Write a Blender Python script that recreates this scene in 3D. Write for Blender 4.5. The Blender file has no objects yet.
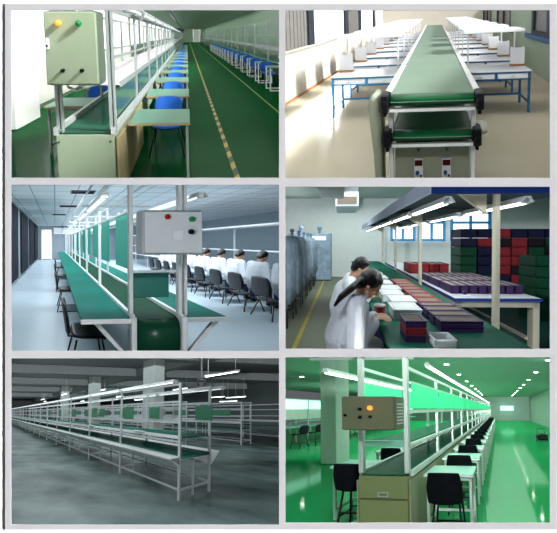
import bpy, bmesh, math, random
from mathutils import Vector, Matrix
random.seed(7)
SC = bpy.context.scene
COL = SC.collection
F = 900.0                       # focal length of the camera in pixels of a 557 x 533 frame
CX, CY = 278.5, 266.5
CAM = Vector((0, 0, 2.2))
YB = 5.8                        # distance of the front wall with its six openings
SC.view_settings.view_transform = 'Standard'
SC.cycles.use_denoising = True
SC.cycles.use_light_tree = False

ORD = ('first second third fourth fifth sixth seventh eighth ninth tenth eleventh twelfth thirteenth fourteenth '
       'fifteenth sixteenth seventeenth eighteenth nineteenth twentieth').split()

# ---------------------------------------------------------------- materials
def lin(c):
    return tuple(((v/255)/12.92 if v/255 <= .04045 else ((v/255+.055)/1.055)**2.4) for v in c)

def base_nodes(name):
    m = bpy.data.materials.new(name); m.use_nodes = True
    nt = m.node_tree
    return m, nt, nt.nodes['Principled BSDF']

def objcoord(nt, scale=(1, 1, 1)):
    tc = nt.nodes.new('ShaderNodeTexCoord'); mp = nt.nodes.new('ShaderNodeMapping')
    mp.inputs['Scale'].default_value = scale
    nt.links.new(tc.outputs['Object'], mp.inputs['Vector'])
    return mp.outputs['Vector']

def mat(name, rgb, rough=.5, metal=0., var=.10, scale=5., spec=.06, alpha=1., emit=0.):
    m, nt, b = base_nodes(name)
    c = lin(rgb)
    n = nt.nodes.new('ShaderNodeTexNoise'); n.inputs['Scale'].default_value = scale
    n.inputs['Detail'].default_value = 3
    nt.links.new(objcoord(nt, (1, .25, 1)), n.inputs['Vector'])
    r = nt.nodes.new('ShaderNodeValToRGB')
    r.color_ramp.elements[0].position = .3; r.color_ramp.elements[1].position = .7
    r.color_ramp.elements[0].color = tuple(max(0, v*(1-var)) for v in c)+(1,)
    r.color_ramp.elements[1].color = tuple(min(1, v*(1+var)) for v in c)+(1,)
    nt.links.new(n.outputs['Fac'], r.inputs['Fac'])
    nt.links.new(r.outputs['Color'], b.inputs['Base Color'])
    b.inputs['Roughness'].default_value = rough; b.inputs['Metallic'].default_value = metal
    b.inputs['Specular IOR Level'].default_value = spec
    b.inputs['Alpha'].default_value = alpha
    if emit:
        nt.links.new(r.outputs['Color'], b.inputs['Emission Color'])
        b.inputs['Emission Strength'].default_value = emit; m.cycles.emission_sampling = 'NONE'
    return m

def sheen(name, rgb, gloss, rough, var=.1, scale=1., stretch=.25, rgb2=None, lo=.3, hi=.7):
    """painted or polished floor: a matt colour under a thin even gloss"""
    m, nt, b = base_nodes(name); out = nt.nodes['Material Output']
    c = lin(rgb); c2 = lin(rgb2) if rgb2 else tuple(min(1, v*(1+var)) for v in c)
    if not rgb2: c = tuple(v*(1-var) for v in c)
    n = nt.nodes.new('ShaderNodeTexNoise'); n.inputs['Scale'].default_value = scale; n.inputs['Detail'].default_value = 6
    nt.links.new(objcoord(nt, (1, stretch, 1)), n.inputs['Vector'])
    r = nt.nodes.new('ShaderNodeValToRGB')
    r.color_ramp.elements[0].position = lo; r.color_ramp.elements[1].position = hi
    r.color_ramp.elements[0].color = c+(1,); r.color_ramp.elements[1].color = c2+(1,)
    nt.links.new(n.outputs['Fac'], r.inputs['Fac'])
    df = nt.nodes.new('ShaderNodeBsdfDiffuse'); nt.links.new(r.outputs['Color'], df.inputs['Color'])
    gl = nt.nodes.new('ShaderNodeBsdfGlossy'); gl.inputs['Roughness'].default_value = rough
    mx = nt.nodes.new('ShaderNodeMixShader'); mx.inputs[0].default_value = gloss
    nt.links.new(df.outputs[0], mx.inputs[1]); nt.links.new(gl.outputs[0], mx.inputs[2]); nt.links.new(mx.outputs[0], out.inputs['Surface'])
    return m

def glow(name, rgb, s):
    m, nt, b = base_nodes(name)
    b.inputs['Base Color'].default_value = lin(rgb)+(1,)
    b.inputs['Emission Color'].default_value = lin(rgb)+(1,)
    b.inputs['Emission Strength'].default_value = s
    m.cycles.emission_sampling = 'NONE'
    return m

def tiles(name, rgb, line, size, rough, spec=.5, k=4.1, mortar=.012):
    m, nt, b = base_nodes(name)
    br = nt.nodes.new('ShaderNodeTexBrick'); br.offset = 0; br.squash = 1
    br.inputs['Scale'].default_value = 1
    br.inputs['Brick Width'].default_value = size; br.inputs['Row Height'].default_value = size
    br.inputs['Mortar Size'].default_value = mortar
    c = lin(rgb)
    br.inputs['Color1'].default_value = c+(1,)
    br.inputs['Color2'].default_value = tuple(v*.93 for v in c)+(1,)
    br.inputs['Mortar'].default_value = lin(line)+(1,)
    nt.links.new(objcoord(nt, (1, 1/k, 1)), br.inputs['Vector'])
    nt.links.new(br.outputs['Color'], b.inputs['Base Color'])
    b.inputs['Roughness'].default_value = rough; b.inputs['Specular IOR Level'].default_value = spec
    return m

def stripes(name, c1, c2, per, k=4.1):
    m, nt, b = base_nodes(name)
    sx = nt.nodes.new('ShaderNodeSeparateXYZ')
    nt.links.new(objcoord(nt, (1, 1/k, 1)), sx.inputs[0])
    a = nt.nodes.new('ShaderNodeMath'); a.operation = 'MULTIPLY_ADD'
    nt.links.new(sx.outputs['X'], a.inputs[0]); a.inputs[1].default_value = -.9
    nt.links.new(sx.outputs['Y'], a.inputs[2])
    d = nt.nodes.new('ShaderNodeMath'); d.operation = 'DIVIDE'; d.inputs[1].default_value = per
    nt.links.new(a.outputs[0], d.inputs[0])
    fr = nt.nodes.new('ShaderNodeMath'); fr.operation = 'FRACT'; nt.links.new(d.outputs[0], fr.inputs[0])
    g = nt.nodes.new('ShaderNodeMath'); g.operation = 'GREATER_THAN'; g.inputs[1].default_value = .5
    nt.links.new(fr.outputs[0], g.inputs[0])
    mx = nt.nodes.new('ShaderNodeMix'); mx.data_type = 'RGBA'
    mx.inputs['A'].default_value = lin(c1)+(1,); mx.inputs['B'].default_value = lin(c2)+(1,)
    nt.links.new(g.outputs[0], mx.inputs['Factor']); nt.links.new(mx.outputs['Result'], b.inputs['Base Color'])
    b.inputs['Roughness'].default_value = .5
    return m

def glass(name, rgb, a):
    m, nt, b = base_nodes(name)
    b.inputs['Base Color'].default_value = lin(rgb)+(1,)
    b.inputs['Alpha'].default_value = a; b.inputs['Roughness'].default_value = .15
    return m

M = {}
# ---------------------------------------------------------------- mesh collecting
class MB:
    def __init__(s): s.v = []; s.f = []
    def _a(s, vs, fs):
        b = len(s.v); s.v += [tuple(v) for v in vs]; s.f += [tuple(b+i for i in f) for f in fs]; return s
    def box(s, x0, x1, y0, y1, z0, z1):
        vs = [(x, y, z) for z in (z0, z1) for y in (y0, y1) for x in (x0, x1)]
        return s._a(vs, [(0, 2, 3, 1), (4, 5, 7, 6), (0, 1, 5, 4), (2, 6, 7, 3), (0, 4, 6, 2), (1, 3, 7, 5)])
    def cbox(s, x0, x1, y0, y1, z0, z1, c=.01):       # box with chamfered vertical and horizontal edges
        def ring(z, i): return [(x0+i+c, y0+i, z), (x1-i-c, y0+i, z), (x1-i, y0+i+c, z), (x1-i, y1-i-c, z),
                                (x1-i-c, y1-i, z), (x0+i+c, y1-i, z), (x0+i, y1-i-c, z), (x0+i, y0+i+c, z)]
        vs = ring(z0, c)+ring(z0+c, 0)+ring(z1-c, 0)+ring(z1, c)
        fs = [tuple(range(7, -1, -1)), tuple(range(24, 32))]
        for q in range(3):
            for i in range(8):
                j = (i+1) % 8; fs.append((q*8+i, q*8+j, q*8+8+j, q*8+8+i))
        return s._a(vs, fs)
    def quad(s, a, b, c, d): return s._a([a, b, c, d], [(0, 1, 2, 3)])
    def tube(s, p, q, r, n=8, r2=None):
        p = Vector(p); q = Vector(q); d = (q-p).normalized()
        a = d.orthogonal().normalized(); b = d.cross(a); r2 = r if r2 is None else r2
        vs = [p+(a*math.cos(t)+b*math.sin(t))*r for t in [i*2*math.pi/n for i in range(n)]]
        vs += [q+(a*math.cos(t)+b*math.sin(t))*r2 for t in [i*2*math.pi/n for i in range(n)]]
        fs = [tuple(range(n-1, -1, -1)), tuple(range(n, 2*n))]
        fs += [(i, (i+1) % n, n+(i+1) % n, n+i) for i in range(n)]
        return s._a(vs, fs)
    def path(s, pts, r, n=6):
        for a, b in zip(pts, pts[1:]): s.tube(a, b, r, n)
        for p in pts[1:-1]: s.ell(p, (r, r, r), 6, 4)
        return s
    def ell(s, c, rad, n=12, m=8):
        vs = [(c[0], c[1], c[2]-rad[2])]
        for j in range(1, m):
            t = -math.pi/2+math.pi*j/m
            for i in range(n):
                p = 2*math.pi*i/n
                vs.append((c[0]+rad[0]*math.cos(t)*math.cos(p), c[1]+rad[1]*math.cos(t)*math.sin(p), c[2]+rad[2]*math.sin(t)))
        vs.append((c[0], c[1], c[2]+rad[2]))
        fs = [(0, 1+(i+1) % n, 1+i) for i in range(n)]
        for j in range(m-2):
            for i in range(n):
                a = 1+j*n; fs.append((a+i, a+(i+1) % n, a+n+(i+1) % n, a+n+i))
        e = len(vs)-1; a = 1+(m-2)*n
        fs += [(a+i, a+(i+1) % n, e) for i in range(n)]
        return s._a(vs, fs)
    def extr(s, prof, a0, a1, axis='x'):              # closed profile extruded along an axis
        n = len(prof)
        def P(p, a): return {'x': (a, p[0], p[1]), 'y': (p[0], a, p[1]), 'z': (p[0], p[1], a)}[axis]
        vs = [P(p, a0) for p in prof]+[P(p, a1) for p in prof]
        fs = [tuple(range(n-1, -1, -1)), tuple(range(n, 2*n))]+[(i, (i+1) % n, n+(i+1) % n, n+i) for i in range(n)]
        return s._a(vs, fs)
    def shell(s, fn, n=8, t=.012, rnd=.5):            # rounded square sheet mapped by fn(a,b)->(x,y,z), a,b in -1..1, with thickness
        P = []
        for j in range(n+1):
            for i in range(n+1):
                a = -1+2*i/n; b = -1+2*j/n
                P.append(Vector(fn(a*math.sqrt(1-rnd*b*b/2), b*math.sqrt(1-rnd*a*a/2))))
        N = []
        for j in range(n+1):
            for i in range(n+1):
                du = P[j*(n+1)+min(i+1, n)]-P[j*(n+1)+max(i-1, 0)]
                dv = P[min(j+1, n)*(n+1)+i]-P[max(j-1, 0)*(n+1)+i]
                N.append(du.cross(dv).normalized())
        vs = P+[p+q*t for p, q in zip(P, N)]
        o = (n+1)**2; fs = []
        for j in range(n):
            for i in range(n):
                a = j*(n+1)+i; q = (a, a+1, a+n+2, a+n+1)
                fs.append(q[::-1]); fs.append(tuple(o+k for k in q))
        rim = [i for i in range(n)]+[i*(n+1)+n for i in range(n)]+[n*(n+1)+n-i for i in range(n)]+[(n-i)*(n+1) for i in range(n)]
        for a, b in zip(rim, rim[1:]+rim[:1]): fs.append((a, b, o+b, o+a))
        return s._a(vs, fs)
    def moved(s, fn):
        r = MB(); r.v = [tuple(fn(*v)) for v in s.v]; r.f = list(s.f); return r
    def turn(s, deg, c=(0, 0)):
        t = math.radians(deg); co, si = math.cos(t), math.sin(t)
        return s.moved(lambda x, y, z: (c[0]+(x-c[0])*co-(y-c[1])*si, c[1]+(x-c[0])*si+(y-c[1])*co, z))
    def add(s, o): return s._a(o.v, o.f)

# ---------------------------------------------------------------- rooms
class Room:
    """A hall behind one opening: u across, w along the hall, z up from its floor; axis towards (vx, vy)."""
    def __init__(s, vx, vy, H, win, S=220., q=0., u0=0., level=True):
        s.u0 = u0
        s.D = Vector(((vx-CX)/F, 1, -(vy-CY)/F)).normalized()
        p_, q_ = (vy-CY)/F, (vx-CX)/F          # the hall's cross direction keeps its own horizon level
        s.R = Vector(((1+p_*p_), -q_, q_*p_)).normalized() if level else s.D.cross(Vector((0, 0, 1))).normalized(); s.U = s.R.cross(s.D)
        s.k = F/S/s.D.y; s.H = H; s.win = win; s.q = q; s.vx = vx; s.vy = vy; s.S = S
        s.rot = Matrix((s.R, s.D, s.U)).transposed()
    def P(s, u, w, z): return CAM+s.R*u+s.D*(w*s.k)+s.U*(z-s.H)
    def L(s, x, y, z): return (x, (y+s.q*x)*s.k, z)

ALL = []          # (object, room)
def reg(o, room): COL.objects.link(o); ALL.append((o, room)); ROOM[o.name] = room
ROOM = {}; KIDS = {}
def props(o, label, cat, group=None, kind=None):
    if label: o['label'] = label
    if cat: o['category'] = cat
    if group: o['group'] = group
    if kind: o['kind'] = kind

def mesh(room, name, mb, m, smooth=False):
    me = bpy.data.meshes.new(name)
    me.from_pydata([room.L(*v) for v in mb.v], [], mb.f)
    me.materials.append(m)
    bm = bmesh.new(); bm.from_mesh(me); bmesh.ops.recalc_face_normals(bm, faces=bm.faces[:]); bm.to_mesh(me); bm.free()
    if smooth:
        for p in me.polygons: p.use_smooth = True
    return me

def place(o, room, pos):
    u, w, z = pos
    o.matrix_world = Matrix.Translation(room.P(u, w+room.q*(u-room.u0), z)) @ room.rot.to_4x4()

def thing(room, name, label, cat, pos, group=None):
    o = bpy.data.objects.new(name, None); o.empty_display_size = .1
    reg(o, room); place(o, room, pos); props(o, label, cat, group); return o

def part(parent, name, mb, m, smooth=False, label=None, kind=None):
    room = ROOM[parent.name]
    o = bpy.data.objects.new(name, mesh(room, name, mb, m, smooth))
    reg(o, room); o.parent = parent; KIDS.setdefault(parent.name, []).append(o)
    if label: o['label'] = label
    if kind: o['kind'] = kind
    return o

def solid(room, name, label, cat, pos, mb, m, group=None, kind=None, smooth=False):
    o = bpy.data.objects.new(name, mesh(room, name, mb, m, smooth))
    reg(o, room); place(o, room, pos); props(o, label, cat, group, kind); return o

def struct(room, name, mb, m, label, cat=None):
    return solid(room, name, label, cat or name.split('_')[0], (0, 0, 0), mb, m, kind='structure')

def dup(src, pos, label, group=None):
    room = ROOM[src.name]
    def rec(o, par):
        c = o.copy(); reg(c, room)
        if par is not None:
            c.parent = par; KIDS.setdefault(par.name, []).append(c)
        for kid in list(KIDS.get(o.name, [])): rec(kid, c)
        return c
    r = rec(src, None); place(r, room, pos); r['label'] = label
    if group: r['group'] = group
    return r

def series(make, room, spots, labels, group):
    """first one built by make(), the rest copied"""
    first = None; out = []
    for p, lb in zip(spots, labels):
        if first is None:
            first = make(p, lb); first['group'] = group; o = first
        else: o = dup(first, p, lb, group)
        out.append(o)
    return out

# ---------------------------------------------------------------- lights
def overhead_fill(room, u0, u1, w0, w1, z, e, col=(255, 255, 255), n=1):  # unseen area sheet added to light a hall from above, not a fixture
    for i in range(n):
        a = w0+(w1-w0)*i/n; b = w0+(w1-w0)*(i+1)/n
        l = bpy.data.lights.new('overhead_fill_light', 'AREA'); l.shape = 'RECTANGLE'
        l.size = u1-u0; l.size_y = (b-a)*room.k; l.energy = e*l.size*l.size_y; l.color = lin(col)
        o = bpy.data.objects.new('overhead_fill_light', l); COL.objects.link(o)
        o.matrix_world = Matrix.Translation(room.P((u0+u1)/2, (a+b)/2, z)) @ room.rot.to_4x4()

def side_fill(room, u, w0, w1, z0, z1, e, col=(255, 255, 255)):  # unseen area light added to brighten faces turned to the left
    l = bpy.data.lights.new('side_fill_light', 'AREA'); l.shape = 'RECTANGLE'
    l.size = (w1-w0)*room.k; l.size_y = z1-z0; l.energy = e*l.size*l.size_y; l.color = lin(col)
    o = bpy.data.objects.new('side_fill_light', l); COL.objects.link(o)
    o.matrix_world = Matrix.Translation(room.P(u, (w0+w1)/2, (z0+z1)/2)) @ Matrix((room.D, room.U, room.D.cross(room.U))).transposed().to_4x4()

def front_fill(room, fx, fy, e, col=(255, 255, 255), Y=YB+.25, r=.12):  # added fill behind the opening, equally strong at any distance; no real lamp
    x0, y0, x1, y1 = room.win
    px = x0+(x1-x0)*fx; py = y0+(y1-y0)*fy
    l = bpy.data.lights.new('front_fill_light', 'POINT'); l.energy = e; l.color = lin(col); l.shadow_soft_size = r
    l.use_nodes = True; nt = l.node_tree
    em = nt.nodes['Emission']; fo = nt.nodes.new('ShaderNodeLightFalloff'); fo.inputs['Strength'].default_value = 1
    nt.links.new(fo.outputs['Constant'], em.inputs['Strength'])
    o = bpy.data.objects.new('front_fill_light', l); COL.objects.link(o)
    o.location = CAM+Vector(((px-CX)/F*Y, Y, -(py-CY)/F*Y))

# ---------------------------------------------------------------- camera, front wall
cam = bpy.data.cameras.new('camera'); co = bpy.data.objects.new('camera', cam); COL.objects.link(co)
co.location = CAM; co.rotation_euler = (math.pi/2, 0, 0)
cam.sensor_width = 36; cam.sensor_fit = 'HORIZONTAL'; cam.lens = 36*F/557; cam.clip_end = 2000; cam.clip_start = .05
SC.camera = co

W1 = (12, 11, 279, 178); W2 = (285.5, 11, 549, 178); W3 = (12, 185, 279, 350.5)
W4 = (285.5, 187, 549, 348.5); W5 = (12, 358, 279, 524); W6 = (285.5, 357, 549, 522)
WINS = [W1, W2, W3, W4, W5, W6]
def wp(px, py, Y=YB): return CAM+Vector(((px-CX)/F*Y, Y, -(py-CY)/F*Y))

def raw(name, vs, fs, m, label, cat, kind):
    me = bpy.data.meshes.new(name); me.from_pydata([tuple(v) for v in vs], [], fs); me.materials.append(m)
    bm = bmesh.new(); bm.from_mesh(me); bmesh.ops.recalc_face_normals(bm, faces=bm.faces[:]); bm.to_mesh(me); bm.free()
    o = bpy.data.objects.new(name, me); COL.objects.link(o); props(o, label, cat, None, kind); return o

M['white_wall'] = mat('white_wall', (252, 252, 252), .8, var=.01)
M['grey_board'] = mat('grey_board', (203, 202, 204), .7, var=.03)
M['edge_shadow'] = mat('edge_shadow', (60, 60, 62), .7)  # shadow line at the board edge, drawn as a dark strip
M['partition'] = mat('partition', (190, 192, 190), .9, var=.03)

def grid_wall(name, X, Yp, holes, m, Y0, Y1, label, kind='structure'):
    """wall in pixel-ruled lines with rectangular holes, between distances Y0 and Y1"""
    xs = sorted(set(X+[h[0] for h in holes]+[h[2] for h in holes]))
    ys = sorted(set(Yp+[h[1] for h in holes]+[h[3] for h in holes]))
    def hole(x, y): return any(h[0] < x < h[2] and h[1] < y < h[3] for h in holes)
    vs = []; fs = []
    def q(a, b, c, d):
        n = len(vs); vs.extend([a, b, c, d]); fs.append((n, n+1, n+2, n+3))
    s = lambda x, y, Y: CAM+Vector(((x-CX)/F*YB, Y, -(y-CY)/F*YB))
    for a, b in zip(xs, xs[1:]):
        for c, d in zip(ys, ys[1:]):
            if not hole((a+b)/2, (c+d)/2):
                q(s(a, c, Y0), s(b, c, Y0), s(b, d, Y0), s(a, d, Y0))
    for h in holes:      # reveals
        x0, y0, x1, y1 = h
        q(s(x0, y0, Y0), s(x1, y0, Y0), s(x1, y0, Y1), s(x0, y0, Y1)); q(s(x0, y1, Y0), s(x1, y1, Y0), s(x1, y1, Y1), s(x0, y1, Y1))
        q(s(x0, y0, Y0), s(x0, y1, Y0), s(x0, y1, Y1), s(x0, y0, Y1)); q(s(x1, y0, Y0), s(x1, y1, Y0), s(x1, y1, Y1), s(x1, y0, Y1))
    return raw(name, vs, fs, m, label, 'wall', kind)
BOARD = (5.5, 5, 556, 528.5)
grid_wall('wall_front', [-400, 960], [-400, 900], [BOARD], M['white_wall'], YB-.02, YB-.015, 'white front wall around the grey board with six openings')
grid_wall('trim_1', [BOARD[0], BOARD[2]], [BOARD[1], BOARD[3]], WINS, M['grey_board'], YB-.02, YB-.012, 'light grey board with six rectangular openings onto halls')
s_ = lambda x, y, Y: CAM+Vector(((x-CX)/F*YB, Y, -(y-CY)/F*YB))
raw('trim_2', [s_(4.7, 5, YB-.026), s_(6, 5, YB-.026), s_(6, 528, YB-.026), s_(4.7, 528, YB-.026),
               s_(4.7, 5, YB-.021), s_(6, 5, YB-.021), s_(6, 528, YB-.021), s_(4.7, 528, YB-.021)],
    [(0, 1, 2, 3), (4, 5, 6, 7), (0, 4, 5, 1), (1, 5, 6, 2), (2, 6, 7, 3), (3, 7, 4, 0)], M['edge_shadow'], 'thin dark strip painted as shadow along the left edge of the grey board', 'trim', 'structure')
YE = 340.
def divider(name, a, b, label):
    raw(name, [wp(*a, YB+.02), wp(*b, YB+.02), wp(*b, YE), wp(*a, YE)], [(0, 1, 2, 3)], M['partition'], label, 'wall', 'structure')
divider('wall_partition', (282.2, 8.5), (282.2, 526), 'upright grey partition between the left and the right halls')
divider('wall_partition', (8.5, 181.6), (551.5, 181.6), 'level grey partition under the two upper halls')
divider('wall_partition', (8.5, 353.5), (551.5, 353.5), 'level grey partition above the two lower halls')
divider('wall_left', (8.5, 8.5), (8.5, 526), 'grey outer side of the three left halls')
divider('wall_right', (551.5, 8.5), (551.5, 526), 'grey outer side of the three right halls')
divider('wall_bottom', (8.5, 526), (551.5, 526), 'grey outer base under the two lower halls')

sun = bpy.data.lights.new('sun', 'SUN'); sun.energy = 6.4; sun.angle = .2
so = bpy.data.objects.new('sun', sun); COL.objects.link(so)
so.rotation_euler = Vector((-.75, .5, -.45)).to_track_quat('-Z', 'Y').to_euler()
wd = bpy.data.worlds.new('world'); SC.world = wd; wd.use_nodes = True
wd.node_tree.nodes['Background'].inputs[0].default_value = (.9, .95, 1, 1)
wd.node_tree.nodes['Background'].inputs[1].default_value = .12

# ---------------------------------------------------------------- shared materials
M['alu'] = mat('aluminium', (205, 208, 208), .35, .3, var=.05)
M['white_metal'] = mat('white_metal', (232, 233, 232), .45, var=.03)
M['black'] = mat('black_plastic', (22, 23, 26), .45, var=.2)
M['dark_metal'] = mat('dark_metal', (48, 50, 52), .4, .5)
M['blue_plastic'] = mat('blue_plastic', (38, 92, 178), .4, var=.12)
M['tube'] = glow('lit_tube', (250, 255, 255), 6)
M['tube_dim'] = glow('dim_tube', (235, 245, 245), 1.2)
M['lamp_orange'] = glow('orange_lamp', (255, 150, 60), 1.6)
M['lamp_green'] = mat('green_lamp', (20, 150, 80), .3)
M['lamp_red'] = mat('red_lamp', (190, 40, 40), .3)
M['lens'] = mat('pale_lens', (240, 215, 190), .2)
M['sky'] = glow('bright_daylight', (250, 250, 255), 1.5)

def box(*a): return MB().box(*a)
def cbox(*a, **k): return MB().cbox(*a, **k)

# ---------------------------------------------------------------- furniture builders
def chair(room, name, label, pos, rot, seat_m, leg_m, group=None, seat_z=.45, top=.82, rnd=.5, gap=.10, wd=.42, dp=.40, foot=False, bar=.2, sled=False, splay=.04):
    t = thing(room, name, label, 'chair', pos, group)
    h = wd/2; d = dp/2
    st = MB().shell(lambda a, b: (a*h, b*d, seat_z-.02*(1-a*a)+(.02*max(0, -b)**2)-(.03*max(0, b)**3)), 8, .025, .45)
    b0 = seat_z+gap
    bk = MB().shell(lambda a, b: (a*h*(1-.10*max(0, b)), -d-.03-.05*(b+1)/2-.035*(1-a*a)+.03, (b0+top)/2+b*(top-b0)/2), 8, .022, rnd)
    part(t, 'seat', st.turn(rot), seat_m, True); part(t, 'backrest', bk.turn(rot), seat_m, True)
    for s in (-1, 1):
        part(t, 'leg', MB().path([(s*(h-.05), d-.06, seat_z-.03), (s*(h-.02+splay), d-.03+splay, .0)], .013).turn(rot), leg_m, True)
        part(t, 'leg', MB().path([(s*(h-.05), -d+.06, seat_z-.03), (s*(h-.02+splay), -d+.0-splay, .0)], .013).turn(rot), leg_m, True)
        part(t, 'back_bar', MB().path([(s*(h-.10), -d+.10, seat_z-.015), (s*(h-.10), -d-.03, seat_z+.0), (s*(h-.10), -d-.045, b0+.08)], .011).turn(rot), leg_m, True)
        if sled: part(t, 'stretcher', MB().path([(s*(h+.02), d+.0, .012), (s*(h+.02), -d, .012)], .012).turn(rot), leg_m, True)
    if foot:
        m = MB()
        for s in (-1, 1):
            m.tube((s*(h-.02), d-.03, bar), (s*(h-.02), -d+.03, bar), .012)
            m.tube((-h+.02, s*(d-.03), bar+.04), (h-.02, s*(d-.03), bar+.04), .012)
        part(t, 'footrest', m.turn(rot), leg_m, True)
    return t

def table(room, name, label, pos, group, wd, dp, h, top_m, leg_m, edge_m=None, th=.03, leg=.035, outer=False, cat='table', inset=.02):
    t = thing(room, name, label, cat, pos, group)
    x, y = wd/2, dp/2
    tp = part(t, 'tabletop', cbox(-x, x, -y, y, h-th, h, c=.006), top_m)
    if edge_m: part(tp, 'edge_band', box(-x-.004, x+.004, -y-.006, -y, h-th, h-.004), edge_m)
    for sx in ((1,) if outer else (-1, 1)):
        for sy in (-1, 1):
            cx, cy = sx*(x-inset-leg/2), sy*(y-inset-leg/2)
            part(t, 'leg', cbox(cx-leg/2, cx+leg/2, cy-leg/2, cy+leg/2, 0, h-th, c=.004), leg_m)
    if outer:      # clamped to the line at its inner end
        part(t, 'clamp', box(-x-.004, -x+.06, -y+.05, y-.05, h-th-.03, h-th), leg_m); return t
    m = MB()
    for sx in (-1, 1):
        cx = sx*(x-inset-leg/2); m.box(cx-leg*.35, cx+leg*.35, -y+inset+leg, y-inset-leg, .12, .12+leg*.8)
    m.box(-x+inset+leg, x-inset-leg, y-inset-leg*.9, y-inset-leg*.2, .14, .14+leg*.8)
    part(t, 'stretcher', m, leg_m)
    part(t, 'apron', box(-x+inset, x-inset, -y+inset, -y+inset+.012, h-th-.05, h-th), leg_m)
    part(t, 'apron', box(-x+inset, x-inset, y-inset-.012, y-inset, h-th-.05, h-th), leg_m)
    return t

def tube_lamp(room, name, label, pos, group, L, along='y', hood=.09, tube_m=None, body_m=None, hang=0., r=.018):
    t = thing(room, name, label, 'light', pos, group)
    prof = [(-hood, 0), (-hood*.45, .055), (hood*.45, .055), (hood, 0), (hood-.012, 0), (hood*.38, .042), (-hood*.38, .042), (-hood+.012, 0)]
    h = MB().extr(prof, -L/2, L/2, 'y'); tb = MB().tube((0, -L/2+.03, .012), (0, L/2-.03, .012), r, 8)
    hd = part(t, 'lamp_hood', h, body_m or M['white_metal']); part(t, 'lamp_tube', tb, tube_m or M['tube'], True, 'glowing white tube')
    for s in (-1, 1): part(t, 'tube_holder', box(-.03, .03, s*(L/2-.03)-.012, s*(L/2-.03)+.012, -.012, .04), M['white_metal'])
    if hang:
        for s in (-1, 1):
            p = (0, s*L*.4) if along == 'y' else (s*L*.4, 0)
            part(t, 'hanger', MB().tube((p[0], p[1], .05), (p[0], p[1], hang), .008, 6), M['alu'])
    return t

# =================================================================== hall 1 (upper left): green floor, tall control box
r1 = Room(187, 35, 1.78, W1); k1 = r1.k
M['floor1'] = sheen('green_epoxy', (5, 84, 38), .06, .12, var=.10, scale=.6)
M['wall1'] = mat('cream_wall', (212, 212, 200), .7, var=.04)
M['wall1g'] = mat('green_grey_wall', (160, 180, 160), .7, var=.05)
M['alu1'] = mat('dull_aluminium', (158, 166, 164), .4, .1, var=.06)
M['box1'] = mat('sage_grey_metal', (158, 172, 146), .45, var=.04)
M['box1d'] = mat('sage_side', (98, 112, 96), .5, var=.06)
M['top1'] = mat('mint_tabletop', (112, 160, 138), .35, var=.06)
M['tan'] = mat('tan_edge', (165, 150, 115), .6)
M['belt1'] = sheen('dark_green_belt', (40, 92, 72), .06, .2, var=.12)
M['hazard'] = stripes('hazard', (205, 180, 60), (40, 70, 40), .30)
M['line_y'] = mat('dull_yellow_paint', (128, 150, 62), .5)
M['shelf1'] = mat('white_shelf', (235, 225, 235), .25, var=.02)
M['glass1'] = glass('green_glass', (90, 140, 110), .45)
M['redt'] = mat('dull_red', (150, 45, 55), .6)

struct(r1, 'floor', MB().quad((-3.7, 1.3, 0), (4.6, 1.3, 0), (4.6, 56, 0), (-3.7, 56, 0)), M['floor1'], 'glossy dark green floor with a hazard stripe along the aisle')
struct(r1, 'ceiling', MB().quad((-3.7, 1.3, 3.35), (4.6, 1.3, 3.35), (4.6, 56, 3.35), (-3.7, 56, 3.35)), M['wall1g'], 'pale grey green ceiling over the hazard-striped hall')
wl = MB().quad((-3.7, 1.3, 0), (-3.7, 56, 0), (-3.7, 56, 1.1), (-3.7, 1.3, 1.1))
wl.quad((-3.7, 1.3, 1.1), (-3.7, 5.2, 1.1), (-3.7, 5.2, 3.35), (-3.7, 1.3, 3.35)); wl.quad((-3.7, 5.2, 2.9), (-3.7, 56, 2.9), (-3.7, 56, 3.35), (-3.7, 5.2, 3.35))
for i in range(16):
    a = 5.2+i*3.1+2.6; wl.quad((-3.7, a, 1.1), (-3.7, a+.5, 1.1), (-3.7, a+.5, 2.9), (-3.7, a, 2.9))
wl.quad((-3.7, 54.5, 1.1), (-3.7, 56, 1.1), (-3.7, 56, 2.9), (-3.7, 54.5, 2.9))
struct(r1, 'wall_left', wl, M['wall1'], 'cream wall with a row of bright windows left of the tall control box')
for i in range(16):
    a = 5.2+i*3.1
    w = struct(r1, f'window_{i+1}', MB().quad((-3.76, a, 1.1), (-3.76, a+2.6, 1.1), (-3.76, a+2.6, 2.9), (-3.76, a, 2.9)), M['sky'], f'bright daylit window, {ORD[i]} along the cream wall from the front')
    fm = MB()
    for y in (a+.03, a+1.3, a+2.57): fm.box(-3.73, -3.69, y-.03, y+.03, 1.1, 2.9)
    for z in (1.13, 2.87): fm.box(-3.73, -3.69, a, a+2.6, z-.03, z+.03)
    part(w, 'window_frame', fm, M['wall1'])
struct(r1, 'wall_right', MB().quad((4.6, 1.3, 0), (4.6, 56, 0), (4.6, 56, 3.35), (4.6, 1.3, 3.35)), M['wall1g'], 'grey green wall behind the right line of the hazard-striped hall')
struct(r1, 'wall_back', MB().quad((-3.7, 56, 0), (4.6, 56, 0), (4.6, 56, 3.35), (-3.7, 56, 3.35)), M['wall1g'], 'pale green end wall with a white door, hazard-striped hall')
d = struct(r1, 'door_1', MB().cbox(1.6, 3.2, 55.7, 55.98, 0, 2.9, c=.03), M['white_metal'], 'white door in the far end wall of the hazard-striped hall')
part(d, 'door_frame', MB().box(1.45, 1.6, 55.8, 55.99, 0, 3.05).box(3.2, 3.35, 55.8, 55.99, 0, 3.05).box(1.45, 3.35, 55.8, 55.99, 2.9, 3.05), M['alu'])
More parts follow.
